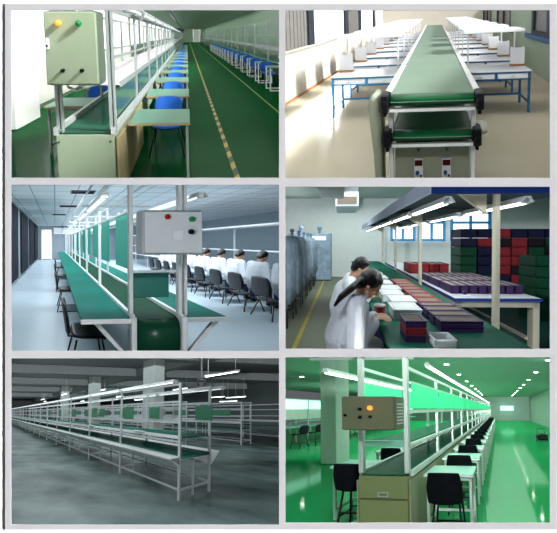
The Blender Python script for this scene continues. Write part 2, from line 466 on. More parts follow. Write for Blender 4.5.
struct(r1, 'trim_3', MB().box(-3.7, -3.685, 1.3, 56, 0, .1), M['box1d'], 'dark skirting strip along the cream wall with bright windows', 'trim')
solid(r1, 'floor_line', 'yellow and black hazard stripe taped along the green aisle floor', 'floor marking', (.6, 0, 0), box(-.035, .035, 2.0, 54, .001, .005), M['hazard'], kind=None)
solid(r1, 'floor_line', 'plain dull yellow line on the green floor near the right row', 'floor marking', (2.12, 0, 0), box(-.025, .025, 4.0, 54, .001, .005), M['line_y'])
# white square column at the left edge
struct(r1, 'trim_4', MB().cbox(-3.68, -3.3, 4.2, 4.9, 0, 3.34, c=.02), mat('white_column', (235, 235, 230), .7, var=.02), 'white square column at the left edge beside the windows', 'column')

t = thing(r1, 'assembly_line', 'long aluminium assembly line under the tall sage control box, blue chairs alongside', 'assembly line', (-1.11, 2.3, 0))
cab = part(t, 'base_cabinet', cbox(-.30, .30, 0, .9, .02, .75, c=.008), M['box1'], label='sage grey end cabinet')
for x in (-.27, .27):
    for z in (.68, .08): part(cab, 'screw', MB().ell((x, -.002, z), (.012, .006, .012), 8, 4), M['dark_metal'], True)
part(t, 'side_panel', cbox(.31, .345, .05, 1.3, .02, .70, c=.005), M['tan'])
part(t, 'belt', cbox(-.27, .27, .02, 48, .755, .775, c=.004), M['belt1'])
for s in (-1, 1): part(t, 'side_rail', box(s*.30-.022, s*.30+.022, 0, 48, .75, .83), M['alu'])
part(t, 'side_skirt', box(.28, .295, .9, 48, .35, .75), M['box1'])
part(t, 'side_skirt', box(-.295, -.28, .9, 48, .35, .75), M['box1'])
posts = [.02]+[1.2*(i+1) for i in range(20)]+[26+2.5*i for i in range(9)]
for y in posts:
    for s in (-1, 1):
        part(t, 'post', cbox(s*.28-.02, s*.28+.02, y, y+.035, .80, 2.05, c=.004), M['alu1'])
        part(t, 'foot', cbox(s*.28-.02, s*.28+.02, y+.95, y+.985, 0, .75, c=.004), M['alu1'])
for s in (-1, 1):
    part(t, 'post', cbox(s*.28+.03, s*.28+.055, .02, .045, .76, 2.05, c=.003), M['alu1'])
    part(t, 'top_rail', box(s*.28-.018, s*.28+.018, .06, 48, 2.03, 2.07), M['alu1'])
    part(t, 'middle_rail', box(s*.28-.014, s*.28+.014, .06, 48, 1.52, 1.55), M['alu1'])
part(t, 'shelf', cbox(-.30, .30, .30, 48, 1.20, 1.235, c=.005), M['shelf1'], label='bright white shelf')
part(t, 'shelf_edge', box(.30, .315, .30, 48, 1.18, 1.25), M['alu1'])
for i in range(20):
    part(t, 'side_glass', box(.275, .28, 1.28+1.2*i-1.1, 1.28+1.2*i-.1, .86, 1.17), M['glass1'])
# white hoods above the line
hood_sp = [(-.80, 3.2+1.6*i, 2.12) for i in range(18)]
def mk(p, lb): return tube_lamp(r1, 'fluorescent_light', lb, p, None, 1.45, hood=.16, tube_m=M['tube_dim'])
series(mk, r1, hood_sp, [f'white hooded tube light over the blue-chair assembly line, {ORD[i]} from the front' for i in range(18)], 'hooded lights over the blue-chair line')
# cable trays hanging at the ceiling
solid(r1, 'cable_tray', 'dark cable tray running above the white hooded lights', 'cable tray', (-.62, 3.5, 2.55), MB().box(-.05, .05, 0, 44, 0, .012).box(-.05, -.04, 0, 44, 0, .07).box(.04, .05, 0, 44, 0, .07), M['dark_metal'])
# control box
t = thing(r1, 'control_box', 'tall sage control box on posts with an amber and a green lamp', 'control box', (-1.107, 2.13, 1.305))
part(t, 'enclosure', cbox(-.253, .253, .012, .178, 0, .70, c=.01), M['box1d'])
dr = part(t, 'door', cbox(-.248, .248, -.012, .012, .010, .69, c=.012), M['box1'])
for x, z, m, lb in ((-.10, .585, M['lens'], 'amber indicator lamp'), (.09, .58, M['lamp_green'], 'green indicator lamp')):
    l = part(dr, 'indicator_lamp', MB().tube((x, -.012, z), (x, -.03, z), .028, 14).ell((x, -.03, z), (.02, .014, .02), 12, 6), m if m is M['lamp_green'] else M['lamp_orange'], True, lb)
for x in (-.08, .10): part(dr, 'knob', MB().tube((x, -.012, .145), (x, -.035, .145), .018, 12).box(x-.005, x+.005, -.045, -.03, .13, .16), M['black'])
part(dr, 'lock', MB().cbox(-.235, -.195, -.022, -.01, .34, .45, c=.006), M['white_metal'])
part(dr, 'keyhole', MB().ell((-.215, -.024, .375), (.01, .004, .012), 10, 6), M['black'])
for x in (-.2, -.05, .13): part(t, 'mounting_tab', cbox(x-.05, x+.05, .1, .13, .70, .73, c=.004), M['alu1'])
part(t, 'cable', MB().path([(-.14, .15, 0), (-.13, .15, -.05), (-.05, .15, -.085), (.02, .15, -.06), (.03, .15, 0)], .012, 8), M['white_metal'], True)

# worktables and chairs, aisle side and window side
tp = [(-.36, 2.86+1.19*i, 0) for i in range(18)]
series(lambda p, lb: table(r1, 'worktable', lb, p, None, .74, .50, .75, M['top1'], M['alu1'], M['tan'], outer=True), r1, tp,
       [f'{ORD[i]} mint worktable from the front on the aisle side, hazard-striped hall' for i in range(18)], 'mint worktables on the aisle side')
tl = [(-1.80, 3.50+1.19*i, 0) for i in range(12)]
series(lambda p, lb: table(r1, 'worktable', lb, p, None, .70, .44, .75, M['top1'], M['alu1'], M['tan']), r1, tl,
       [f'{ORD[i]} mint worktable from the front on the window side of the line' for i in range(12)], 'mint worktables on the window side')
cs = [(-.34, 3.42+1.19*i, 0) for i in range(18)]
series(lambda p, lb: chair(r1, 'plastic_chair', lb, p, 180, M['blue_plastic'], M['dark_metal'], wd=.46, dp=.42, gap=.05, top=.77, splay=.05), r1, cs,
       [f'{ORD[i]} blue plastic chair from the front on the aisle side, hazard-striped hall' for i in range(18)], 'blue chairs on the aisle side')
cs = [(-1.72, 4.02+1.19*i, 0) for i in range(12)]
series(lambda p, lb: chair(r1, 'plastic_chair', lb, p, 180, M['blue_plastic'], M['dark_metal'], wd=.46, dp=.42, gap=.06), r1, cs,
       [f'{ORD[i]} blue plastic chair from the front on the window side of the line' for i in range(12)], 'blue chairs on the window side')
# the line at the right
t = thing(r1, 'assembly_line', 'assembly line along the right wall with blue chairs and white U frames', 'assembly line', (3.6, 7.0, 0))
part(t, 'bench_top', cbox(-.35, .35, 0, 40, .76, .80, c=.005), M['top1'])
part(t, 'back_panel', box(.30, .32, 0, 40, .1, .75), M['box1d'])
for i in range(22):
    for s in (-1, 1): part(t, 'post', cbox(s*.33-.025, s*.33+.025, 1.8*i, 1.8*i+.05, 0, 2.3, c=.005), M['alu1'])
for z in (1.25, 1.75, 2.28):
    for s in (-1, 1): part(t, 'rail', box(s*.33-.022, s*.33+.022, 0, 40, z, z+.05), M['alu1'])
part(t, 'shelf', box(-.33, .33, 0, 40, 1.22, 1.25), M['shelf1'])
sp = [(2.92, 7.2+1.2*i, 0) for i in range(16)]
def uframe(p, lb):
    t = thing(r1, 'side_table', lb, 'table', p)
    part(t, 'tabletop', cbox(-.28, .28, -.22, .22, .74, .77, c=.005), M['top1'])
    for y in (-.18, .18):
        part(t, 'leg_frame', MB().box(-.27, -.235, y-.02, y+.02, .03, .74).box(.235, .27, y-.02, y+.02, .03, .74).box(-.27, .27, y-.02, y+.02, 0, .03), M['white_metal'], label='white U frame')
    return t
series(uframe, r1, sp, [f'{ORD[i]} small table on white U frames from the front, right-hand line' for i in range(16)], 'small tables of the right line')
cs = [(2.92, 7.84+1.2*i, 0) for i in range(15)]
series(lambda p, lb: chair(r1, 'plastic_chair', lb, p, 180, M['blue_plastic'], M['dark_metal'], wd=.46, dp=.42, gap=.06), r1, cs,
       [f'{ORD[i]} blue plastic chair from the front at the right-hand line of white U frames' for i in range(15)], 'blue chairs of the right line')
overhead_fill(r1, -3.4, 4.4, 1.5, 13, 4.0, 2.0, (240, 252, 240), 1)
overhead_fill(r1, -3.4, 4.4, 13, 55, 3.25, 2.2, (225, 250, 230), 1)
front_fill(r1, .35, .15, 7, (250, 255, 245))

# =================================================================== hall 2 (upper right): two-deck conveyor on a cream floor
r2 = Room(435, 10, 1.84, W2, level=False)
M['floor2'] = sheen('cream_floor', (200, 190, 168), .12, .10, var=.06, scale=.8)
M['wall2'] = mat('warm_white_wall', (208, 203, 192), .7, var=.03)
M['wall2g'] = mat('pale_green_wall', (165, 182, 160), .7, var=.04)
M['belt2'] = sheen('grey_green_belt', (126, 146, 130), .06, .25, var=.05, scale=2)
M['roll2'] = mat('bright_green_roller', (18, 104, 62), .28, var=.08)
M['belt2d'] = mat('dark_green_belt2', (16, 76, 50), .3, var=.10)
M['cab2'] = mat('putty_metal', (160, 166, 146), .5, var=.03)
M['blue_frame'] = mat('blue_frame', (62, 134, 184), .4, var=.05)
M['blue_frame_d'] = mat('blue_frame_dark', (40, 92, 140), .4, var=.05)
M['white_lam'] = mat('white_laminate', (238, 240, 244), .3, var=.02)
M['wood'] = mat('light_wood', (170, 120, 70), .5, var=.15)
M['blind'] = mat('grey_blind', (122, 120, 116), .8, var=.06)
M['dark_frame'] = mat('dark_window_frame', (46, 52, 62), .5)
M['display'] = mat('dark_red_display', (70, 20, 24), .2)
zc = 3.2
struct(r2, 'floor', MB().quad((-3.2, 1.2, 0), (2.75, 1.2, 0), (2.75, 13.5, 0), (-3.2, 13.5, 0)), M['floor2'], 'polished cream floor under the two-deck conveyor')
struct(r2, 'ceiling', MB().quad((-3.2, 12, zc), (2.75, 12, zc), (2.75, 13.5, zc), (-3.2, 13.5, zc)), M['wall2'], 'white ceiling over the two-deck conveyor')
wl = MB().quad((-3.2, 1.2, 0), (-3.2, 13.5, 0), (-3.2, 13.5, 1.12), (-3.2, 1.2, 1.12)).quad((-3.2, 1.2, 2.8), (-3.2, 13.5, 2.8), (-3.2, 13.5, zc), (-3.2, 1.2, zc))
wl.quad((-3.2, 1.2, 1.12), (-3.2, 3.6, 1.12), (-3.2, 3.6, 2.8), (-3.2, 1.2, 2.8)).quad((-3.2, 11.6, 1.12), (-3.2, 13.5, 1.12), (-3.2, 13.5, 2.8), (-3.2, 11.6, 2.8))
struct(r2, 'wall_left', wl, M['wall2'], 'warm white wall with blinds and bright windows left of the two-deck conveyor')
wn = 0
for a, b, m, lb in ((3.6, 5.45, 'blind', 'grey blind in the first window from the front, warm white wall'), (5.7, 7.75, 'sky', 'wide bright window with daylight, warm white wall'),
                    (7.75, 9.2, 'blind', 'grey blind between the two bright windows'), (9.5, 11.4, 'sky', 'far bright window near the corner of the warm white wall')):
    wn += 1
    w = struct(r2, f'window_{wn}', MB().quad((-3.24, a, 1.12), (-3.24, b, 1.12), (-3.24, b, 2.8), (-3.24, a, 2.8)), M[m], lb)
    fm = MB().box(-3.23, -3.16, b, b+.26, 1.12, 2.8)
    part(w, 'window_frame', fm, M['dark_frame'])
    part(w, 'sill', MB().box(-3.22, -3.14, a, b+.26, 1.08, 1.12), M['wall2'])
    if m == 'blind':
        bl = MB()
        n = 14
        for i in range(n): bl.box(-3.22, -3.20, a+(b-a)*i/n, a+(b-a)*(i+.8)/n, 1.13, 2.79)
        part(w, 'blind', bl, M['blind'])
struct(r2, 'wall_back', MB().quad((-3.2, 13.5, 0), (2.75, 13.5, 0), (2.75, 13.5, zc), (-3.2, 13.5, zc)), M['wall2'], 'plain end wall behind the far end of the two-deck conveyor')
wr = MB().quad((2.75, 1.2, 0), (2.75, 13.5, 0), (2.75, 13.5, 1.05), (2.75, 1.2, 1.05)).quad((2.75, 1.2, 2.7), (2.75, 13.5, 2.7), (2.75, 13.5, zc), (2.75, 1.2, zc))
for a, b in ((1.2, 4.6), (6.4, 8.2), (10.0, 11.0), (12.8, 13.5)): wr.quad((2.75, a, 1.05), (2.75, b, 1.05), (2.75, b, 2.7), (2.75, a, 2.7))
struct(r2, 'wall_right', wr, M['wall2g'], 'pale green wall right of the two-deck conveyor')
M['dusk'] = mat('dim_window', (62, 60, 62), .3, var=.3, scale=3)
for i, (a, b) in enumerate(((4.6, 6.4), (8.2, 10.0), (11.0, 12.8))):
    w = struct(r2, f'window_{wn+1+i}', MB().quad((2.79, a, 1.05), (2.79, b, 1.05), (2.79, b, 2.7), (2.79, a, 2.7)), M['dusk'], f'dark-framed dim window, {ORD[i]} from the front in the pale green wall')
    fm = MB()
    for y in (a+.05, (a+b)/2, b-.05): fm.box(2.73, 2.80, y-.06, y+.06, 1.05, 2.7)
    for z in (1.1, 2.65): fm.box(2.73, 2.80, a, b, z-.05, z+.05)
    part(w, 'window_frame', fm, M['dark_frame'])
    part(w, 'sill', MB().box(2.66, 2.76, a-.3, b+.3, .93, 1.05), M['blue_frame_d'], label='blue sill')
struct(r2, 'trim_5', MB().box(-3.2, -3.17, 1.2, 13.5, 0, .05), M['wood'], 'thin brown skirting at the foot of the warm white wall', 'trim')

t = thing(r2, 'conveyor', 'two-deck green belt conveyor with black corner bearings and putty end cabinet', 'conveyor', (-.03, 2.06, 0))
def deck(z, y0, y1, m, rm, x=.40):
    h = .12
    prof = [(y0+.06, z), (y0+.03, z-.008), (y0+.008, z-.03), (y0, z-.055), (y0+.008, z-.085), (y0+.03, z-.108), (y0+.06, z-h)]
    b = MB().extr(prof, -x, x, 'x')
    bl = part(t, 'belt', cbox(-x, x, y0+.06, y1, z-.02, z, c=.004), m)
    part(bl, 'end_roller', b, rm, True, 'green belt turning over the end roller')
    part(t, 'end_plate', box(-x-.01, x+.01, y0+.0, y0+.03, z-.155, z-.125), M['white_metal'])
    part(t, 'belt_seam', box(-x+.005, x-.005, y0-.004, y0+.001, z-.062, z-.055), M['belt2'])
    for s in (-1, 1):
        part(t, 'side_rail', MB().box(s*(x+.035)-.03, s*(x+.035)+.03, y0+.1, y1, z-.06, z+.012).box(s*(x+.055)-.008, s*(x+.055)+.008, y0+.1, y1, z+.012, z+.02), M['white_metal'])
        bb = MB().cbox(s*(x+.05)-.04, s*(x+.05)+.04, y0-.03, y0+.1, z-.15, z+.02, c=.012)
        bb.tube((s*(x+.05), y0-.045, z-.06), (s*(x+.05), y0-.03, z-.06), .028, 12).box(s*(x+.05)-.015, s*(x+.05)+.015, y0-.01, y0+.05, z-.19, z-.15)
        part(t, 'bearing_block', bb, M['black'], label='black corner bearing block')
deck(1.055, 0, 9.9, M['belt2'], M['roll2'])
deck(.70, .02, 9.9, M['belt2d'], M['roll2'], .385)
for y in (.06, 1.6, 3.2, 4.8, 6.4, 8.0, 9.6):
    for s in (-1, 1):
        z1 = .98
        part(t, 'post', MB().cbox(s*.405-.022, s*.405+.022, y, y+.045, 0, z1, c=.004).box(s*.405-.004, s*.405+.004, y-.002, y, .02, z1), M['white_metal'])
c = part(t, 'end_cabinet', cbox(-.375, .375, .10, .95, .02, .54, c=.006), M['cab2'], label='putty coloured end cabinet')
for x in (-.135, .145):
    part(c, 'indicator', MB().tube((x, .10, .47), (x, .085, .47), .014, 12), M['lamp_green'], True)
    g = part(c, 'speed_meter', MB().cbox(x-.048, x+.048, .08, .10, .18, .39, c=.006), M['white_metal'])
    part(g, 'display', box(x-.038, x+.038, .075, .081, .32, .375), M['display'])
    part(g, 'dial', MB().tube((x-.012, .081, .25), (x-.012, .062, .25), .018, 12), M['blue_frame_d'], True)
    part(g, 'button', MB().cbox(x+.014, x+.034, .072, .082, .20, .225, c=.003), M['black'])
prof = [(-.50, 0), (-.50, .86), (-.515, .98), (-.54, 1.04), (-.575, 1.06), (-.605, 1.03), (-.62, .95), (-.575, .5), (-.545, 0)]
part(t, 'chain_guard', MB().extr(prof, .02, .22, 'y'), M['cab2'], True, 'tall putty coloured chain guard')
part(t, 'motor', MB().tube((.47, .25, .60), (.55, .25, .60), .07, 14).tube((.55, .25, .60), (.575, .25, .60), .055, 14), M['wall2'], True)

def bench2(side, fm, hw=.66):
    def mk(p, lb):
        t = thing(r2, 'workbench', lb, 'workbench', p)
        x0, x1 = (-hw, hw)
        part(t, 'tabletop', cbox(x0, x1, -.24, .24, .725, .755, c=.006), M['white_lam'], label='white top')
        fr = MB().box(x0+.01, x1-.01, -.235, -.215, .70, .725)
        part(t, 'rear_rail', box(x0+.01, x1-.01, .20, .22, .60, .725), fm)
        for x in (x0+.02, -.02, x1-.05): fr.box(x, x+.035, -.235, -.215, .60, .725)
        fr.box(x0+.01, x1-.01, -.235, -.215, .585, .605)
        part(t, 'apron_frame', fr, fm)
        for a, b in ((x0+.06, -.03), (.02, x1-.06)):
            dw = part(t, 'drawer', cbox(a, b, -.232, .15, .607, .698, c=.005), M['white_lam'])
            part(dw, 'handle', MB().cbox((a+b)/2-.03, (a+b)/2+.03, -.245, -.232, .64, .655, c=.004), M['alu'])
        for x in (x0+.01, x1-.05):
            for y in (-.23, .19): part(t, 'leg', cbox(x, x+.04, y, y+.035, 0, .60, c=.004), fm)
        s = MB().box(x0+.05, x1-.05, .195, .22, .16, .195)
        for x in (x0+.015, x1-.045): s.box(x, x+.03, -.2, .19, .16, .195)
        part(t, 'stretcher', s, fm)
        o = -side
        xs = (-o*(hw-.16), o*(hw-.16))
        for x in xs: part(t, 'post', cbox(x-.014, x+.014, .16, .19, .755, 1.43, c=.004), M['white_metal'])
        lo, hi = sorted((-o*(hw-.10), o*(hw-.04)))
        part(t, 'lamp_shelf', cbox(lo, hi, -.16, .26, 1.40, 1.455, c=.008), M['white_lam'], label='white overhead lamp shelf')
        return t
    return mk
def card2(p, lb):
    t = thing(r2, 'display_board', lb, 'board', p)
    part(t, 'panel', MB().cbox(-.13, .13, -.015, .015, .03, .33, c=.006).box(-.12, -.09, -.01, .01, .33, .35).box(.09, .12, -.01, .01, .33, .35), M['white_lam'])
    part(t, 'stand', MB().cbox(-.135, .135, -.04, .04, 0, .03, c=.006), M['wood'], label='wooden base')
    return t
ys = [4.10+.84*i for i in range(9)]
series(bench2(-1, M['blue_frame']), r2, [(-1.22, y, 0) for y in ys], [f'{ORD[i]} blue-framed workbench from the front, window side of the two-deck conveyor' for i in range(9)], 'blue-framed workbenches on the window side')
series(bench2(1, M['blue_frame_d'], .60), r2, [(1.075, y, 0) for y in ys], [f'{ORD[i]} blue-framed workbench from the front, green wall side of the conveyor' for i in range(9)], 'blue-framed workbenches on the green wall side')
series(card2, r2, [(-1.70, y+.06, .756) for y in ys[:8]], [f'white board on the {ORD[i]} workbench from the front, window side' for i in range(8)], 'white boards on the window side benches')
series(card2, r2, [(1.53, y+.06, .756) for y in ys[:8]], [f'white board on the {ORD[i]} workbench from the front, green wall side' for i in range(8)], 'white boards on the green wall side benches')
t = thing(r2, 'wall_unit', 'small white rounded unit on the pale green wall', 'wall unit', (2.70, 5.0, .35))
part(t, 'housing', MB().ell((0, 0, 0), (.04, .12, .16), 12, 8), M['white_metal'], True); part(t, 'bracket', box(.02, .05, -.03, .03, -.04, .04), M['white_metal'])
overhead_fill(r2, -3.1, 2.7, 1.5, 13.4, 3.95, 1.8, (252, 251, 250), 1)
front_fill(r2, .5, .12, 7, (252, 251, 250))
# daylight through the bright windows
for a, c in ((5.9, 3.75), (7.0, 4.8)):
    l = bpy.data.lights.new('window_daylight', 'AREA'); l.shape = 'RECTANGLE'; l.size = .5*r2.k; l.size_y = .35; l.energy = 42; l.spread = math.radians(5)
    o = bpy.data.objects.new('window_daylight', l); COL.objects.link(o)
    p = r2.P(-3.12, a, 1.9); q = r2.P(-2.45, c, 0)
    zax = -(q-p).normalized(); xax = (r2.D-zax*r2.D.dot(zax)).normalized(); yax = zax.cross(xax)
    o.matrix_world = Matrix.Translation(p) @ Matrix((xax, yax, zax)).transposed().to_4x4()

# ---------------------------------------------------------------- people
def remesh(room, name, mb, m, voxel, smooth=2):
    me = bpy.data.meshes.new('tmp'); me.from_pydata(mb.v, [], mb.f)
    bm = bmesh.new(); bm.from_mesh(me); bmesh.ops.recalc_face_normals(bm, faces=bm.faces[:]); bm.to_mesh(me); bm.free()
    o = bpy.data.objects.new('tmp', me); COL.objects.link(o)
    md = o.modifiers.new('r', 'REMESH'); md.mode = 'VOXEL'; md.voxel_size = voxel
    sm = o.modifiers.new('s', 'SMOOTH'); sm.iterations = smooth; sm.factor = .5
    dg = bpy.context.evaluated_depsgraph_get()
    out = bpy.data.meshes.new_from_object(o.evaluated_get(dg))
    bpy.data.objects.remove(o, do_unlink=True)
    for v in out.vertices: v.co = room.L(*v.co)
    for p in out.polygons: p.use_smooth = True
    out.materials.clear(); out.materials.append(m); out.name = name
    return out

def cap(mb, p, q, r1, r2=None, n=12):
    r2 = r1 if r2 is None else r2
    mb.tube(p, q, r1, n, r2); mb.ell(p, (r1,)*3, n, 8); mb.ell(q, (r2,)*3, n, 8); return mb

M['skin'] = mat('skin', (206, 160, 130), .55, var=.05)
M['hair'] = mat('black_hair', (24, 20, 22), .4, var=.3, scale=30)
M['coat'] = mat('white_coat', (232, 236, 244), .8, var=.06, scale=9)
M['denim'] = mat('dark_blue_trousers', (52, 66, 98), .8, var=.12)
M['shoe'] = mat('dark_shoes', (36, 34, 36), .5)
M['eye'] = mat('dark_eye', (30, 22, 20), .2)
M['lips'] = mat('lips', (170, 100, 92), .5)

def person(room, label, pos, rot, vox, hands, bend=1., tail=False, group=None, coat=None, hairm=None, head=None):
    """a seated figure facing +y, head bent over what it does; hands = (right, left) wrist points"""
    V = Vector
    pel, wai, che = V((0, -.03, .50)), V((0, -.05, .68)), V((0, -.01+.03*bend, .86))
    sh = {1: V((.17, .03+.04*bend, 1.0-.02*bend)), -1: V((-.17, .03+.04*bend, 1.0-.02*bend))}
    neck = V((0, .05+.06*bend, 1.06-.02*bend))
    hc = V((0, .08+.15*bend, 1.24-.11*bend))
    if head: hc = V(head)
    fd = V((0, 1, -.2-.75*bend)).normalized(); ud = V((1, 0, 0)).cross(fd)
    def hd(x, y, z): return hc+V((x, 0, 0))+fd*y+ud*z         # head frame: y to the face, z to the crown
    body = MB(); cap(body, pel, wai, .11, .10); cap(body, wai, che, .10, .115)
    cap(body, sh[-1], sh[1], .06); cap(body, che, neck, .09, .05); cap(body, neck, hd(0, -.02, -.07), .05, .048)
    hm = MB().ell((0, 0, .02), (.076, .094, .10), 16, 12).ell((0, .03, -.055), (.058, .062, .062), 14, 10)
    hm.tube((0, .085, .015), (0, .112, -.018), .010, 8, .016).ell((0, .104, -.02), (.017, .014, .012), 8, 6)
    hm.ell((0, .07, -.085), (.026, .024, .02), 8, 6)
    for s in (-1, 1):
        hm.ell((s*.078, -.01, -.01), (.012, .02, .03), 8, 6).ell((s*.04, .066, -.02), (.028, .026, .028), 8, 6)
    body.add(hm.moved(lambda x, y, z: hd(x, y, z)))
    coatm = MB(); cap(coatm, pel, wai, .135, .150); cap(coatm, wai, che, .150, .158); cap(coatm, sh[-1]*.9+che*.1, sh[1]*.9+che*.1, .088)
    cap(coatm, che, (neck+che)/2, .13, .10)
    for s in (-1, 1):
        w = hands[0] if s == 1 else hands[1]; w = V(w)
        e = V((s*.24, .05, .67)) if w.y > .2 else V((s*.24, .02, .70))
        cap(body, sh[s], e, .048, .040); cap(body, e, w, .040, .028)
        cap(coatm, sh[s], e, .088, .066); cap(coatm, e, e+(w-e)*.90, .064, .050)
        # hand: palm, four bent fingers, thumb
        d = (w-e).normalized(); d = V((d.x*.8-s*.25, d.y, d.z*.5-.1)).normalized()
        side = V((-s, 0, 0)); side = (side-d*side.dot(d)).normalized(); nrm = d.cross(side)
        if nrm.z > 0: nrm = -nrm
        pc = w+d*.05
        cap(body, w, pc, .026, .024); 
        for i in range(4):
            off = (i-1.5)*.019
            a = w+d*.035-side*off; b = w+d*.085-side*off*1.1
            cap(body, a, b, .016, .012, 8)
            L = (.034, .040, .037, .028)[3-i]
            c = b+d*L+nrm*.012; cap(body, b, c, .0095, .0088, 8)
            cap(body, c, c+d*L*.5+nrm*L*.65, .0088, .0078, 8)
        tb = w+d*.025+side*.022; tm = tb+d*.03+side*.024+nrm*.010; cap(body, tb, tm, .014, .011, 8); cap(body, tm, tm+d*.026-side*.002+nrm*.01, .011, .009, 8)
    tro = MB()
    for s in (-1, 1):
        kn = V((s*.10, .40, .50)); an = V((s*.10, .40, .09))
        cap(body, V((s*.09, 0, .50)), kn, .075, .052); cap(body, kn, an, .05, .035); cap(body, an, V((s*.10, .54, .05)), .035, .03)
        cap(tro, V((s*.09, 0, .50)), kn, .095, .07); cap(tro, kn, an+V((0, 0, .02)), .068, .055)
        cap(coatm, V((s*.08, 0, .52)), V((s*.10, .24, .53)), .115, .095)
    o = bpy.data.objects.new('person', remesh(room, 'person', body.turn(rot), M['skin'], vox))
    reg(o, room); place(o, room, pos); props(o, label, 'person', group)
    def kid(name, mb, m, v=vox, lb=None):
        c = bpy.data.objects.new(name, remesh(room, name, mb.turn(rot), m, v)); reg(c, room); c.parent = o
        KIDS.setdefault(o.name, []).append(c)
        if lb: c['label'] = lb
    kid('coat', coatm, coat or M['coat'])
    cm = MB()
    for s in (-1, 1): cap(cm, (s*.035, .075+.07*bend, 1.045-.02*bend), (s*.085, .01+.03*bend, 1.055-.02*bend), .022, .030)
    kid('collar', cm, coat or M['coat'])
    kid('trousers', tro, M['denim'])
    sm = MB()
    hr = MB().ell((0, -.022, .035), (.092, .098, .102), 16, 12).ell((0, -.06, -.02), (.082, .055, .085), 12, 8).ell((0, .022, .082), (.072, .052, .036), 12, 8)
    for s in (-1, 1): hr.ell((s*.074, -.012, .03), (.02, .04, .06), 8, 6)
    if tail:
        pass
    hm2 = hr.moved(lambda x, y, z: hd(x, y, z))
    if tail:
        a = hd(.03, -.08, -.02); b = V((.11, .03, 1.115)); c = V((.155, -.055, 1.055)); c2 = V((.165, -.105, .99))
        cap(hm2, a, b, .030, .031); cap(hm2, b, c, .031, .026); cap(hm2, c, c2, .026, .012)
    kid('hair', hm2, hairm or M['hair'])
    for s in (-1, 1):
        part(o, 'eye', MB().ell((s*.034, .084, .018), (.013, .008, .007), 8, 6).moved(lambda x, y, z: hd(x, y, z)).turn(rot), M['eye'], True)
    part(o, 'mouth', MB().ell((0, .088, -.055), (.022, .008, .007), 8, 6).moved(lambda x, y, z: hd(x, y, z)).turn(rot), M['lips'], True)
    for s in (-1, 1):
        part(o, 'shoe', MB().ell((s*.10, .46, .045), (.048, .13, .045), 12, 8).turn(rot), M['shoe'], True)
    return o

# =================================================================== hall 3 (middle left): teal tables each side of a belt, white control box
r3 = Room(55, 242, 1.52, W3)
M['floor3'] = sheen('pale_blue_floor', (184, 198, 206), .10, .18, var=.05, scale=.8)
M['teal'] = sheen('teal_tabletop', (22, 118, 104), .03, .3, var=.06)
M['belt3'] = sheen('bottle_green_belt', (12, 70, 48), .03, .3, var=.1)
M['ceil3'] = tiles('ceiling_tiles', (222, 226, 230), (150, 156, 162), .6, .9, 0.05, r3.k, .016)
M['wall3'] = mat('blue_grey_wall', (150, 162, 168), .8, var=.04)
M['curtain'] = mat('dark_curtain', (40, 44, 54), .9, var=.25, scale=3)
M['white_box'] = mat('white_box', (222, 226, 228), .5, var=.02)
M['teal_board'] = mat('teal_board', (40, 160, 140), .5, var=.05)
M['door3'] = glow('bright_door', (235, 245, 245), .9)
zc = 2.9
struct(r3, 'floor', MB().quad((-1.42, 1.3, 0), (9.8, 1.3, 0), (9.8, 19, 0), (-1.42, 19, 0)), M['floor3'], 'pale blue grey polished floor beside the teal tables')
struct(r3, 'ceiling', MB().quad((-1.42, 1.3, zc), (9.8, 1.3, zc), (9.8, 19, zc), (-1.42, 19, zc)), M['ceil3'], 'grey tiled ceiling above the teal tables')
struct(r3, 'wall_left', MB().quad((-1.42, 1.3, 0), (-1.42, 19, 0), (-1.42, 19, zc), (-1.42, 1.3, zc)), M['wall3'], 'wall with dark curtains left of the teal tables')
struct(r3, 'wall_right', MB().quad((9.8, 1.3, 0), (9.8, 19, 0), (9.8, 19, zc), (9.8, 1.3, zc)), M['wall3'], 'blue grey wall behind the seated row in white coats')
struct(r3, 'wall_back', MB().quad((-1.42, 19, 0), (9.8, 19, 0), (9.8, 19, zc), (-1.42, 19, zc)), M['wall3'], 'grey end wall with a bright door beyond the teal tables')
d = struct(r3, 'door_1', MB().cbox(-1.05, -.35, 18.9, 18.98, .1, 2.5, c=.02), M['door3'], 'bright doorway in the end wall beyond the teal tables')
part(d, 'door_frame', MB().box(-1.15, -1.05, 18.88, 18.99, 0, 2.6).box(-.35, -.25, 18.88, 18.99, 0, 2.6).box(-1.15, -.25, 18.88, 18.99, 2.5, 2.6), M['white_metal'])
struct(r3, 'trim_6', MB().box(-.1, 4.5, 18.9, 18.99, 2.2, 2.75), M['white_metal'], 'white boxed beam high on the end wall beyond the teal tables', 'trim')
for i in range(5):
    a = 3.1+i*3.1
    mb = MB(); n = 28; L = 2.2
    top = []; bot = []
    for j in range(n+1):
        y = L*j/n; x = .05+.035*math.sin(j*1.9)
        top.append((x, y, 2.78)); bot.append((x, y, .18))
    mb._a(top+bot, [(j, j+1, n+2+j, n+1+j) for j in range(n)])
    t = thing(r3, 'curtain', f'dark full-length curtain on the left wall, {ORD[i]} from the front', 'curtain', (-1.41, a, 0), 'dark curtains on the left wall')
    part(t, 'drape', mb, M['curtain'], True); part(t, 'rail', MB().tube((.05, -.1, 2.8), (.05, L+.1, 2.8), .015), M['dark_metal'], True)
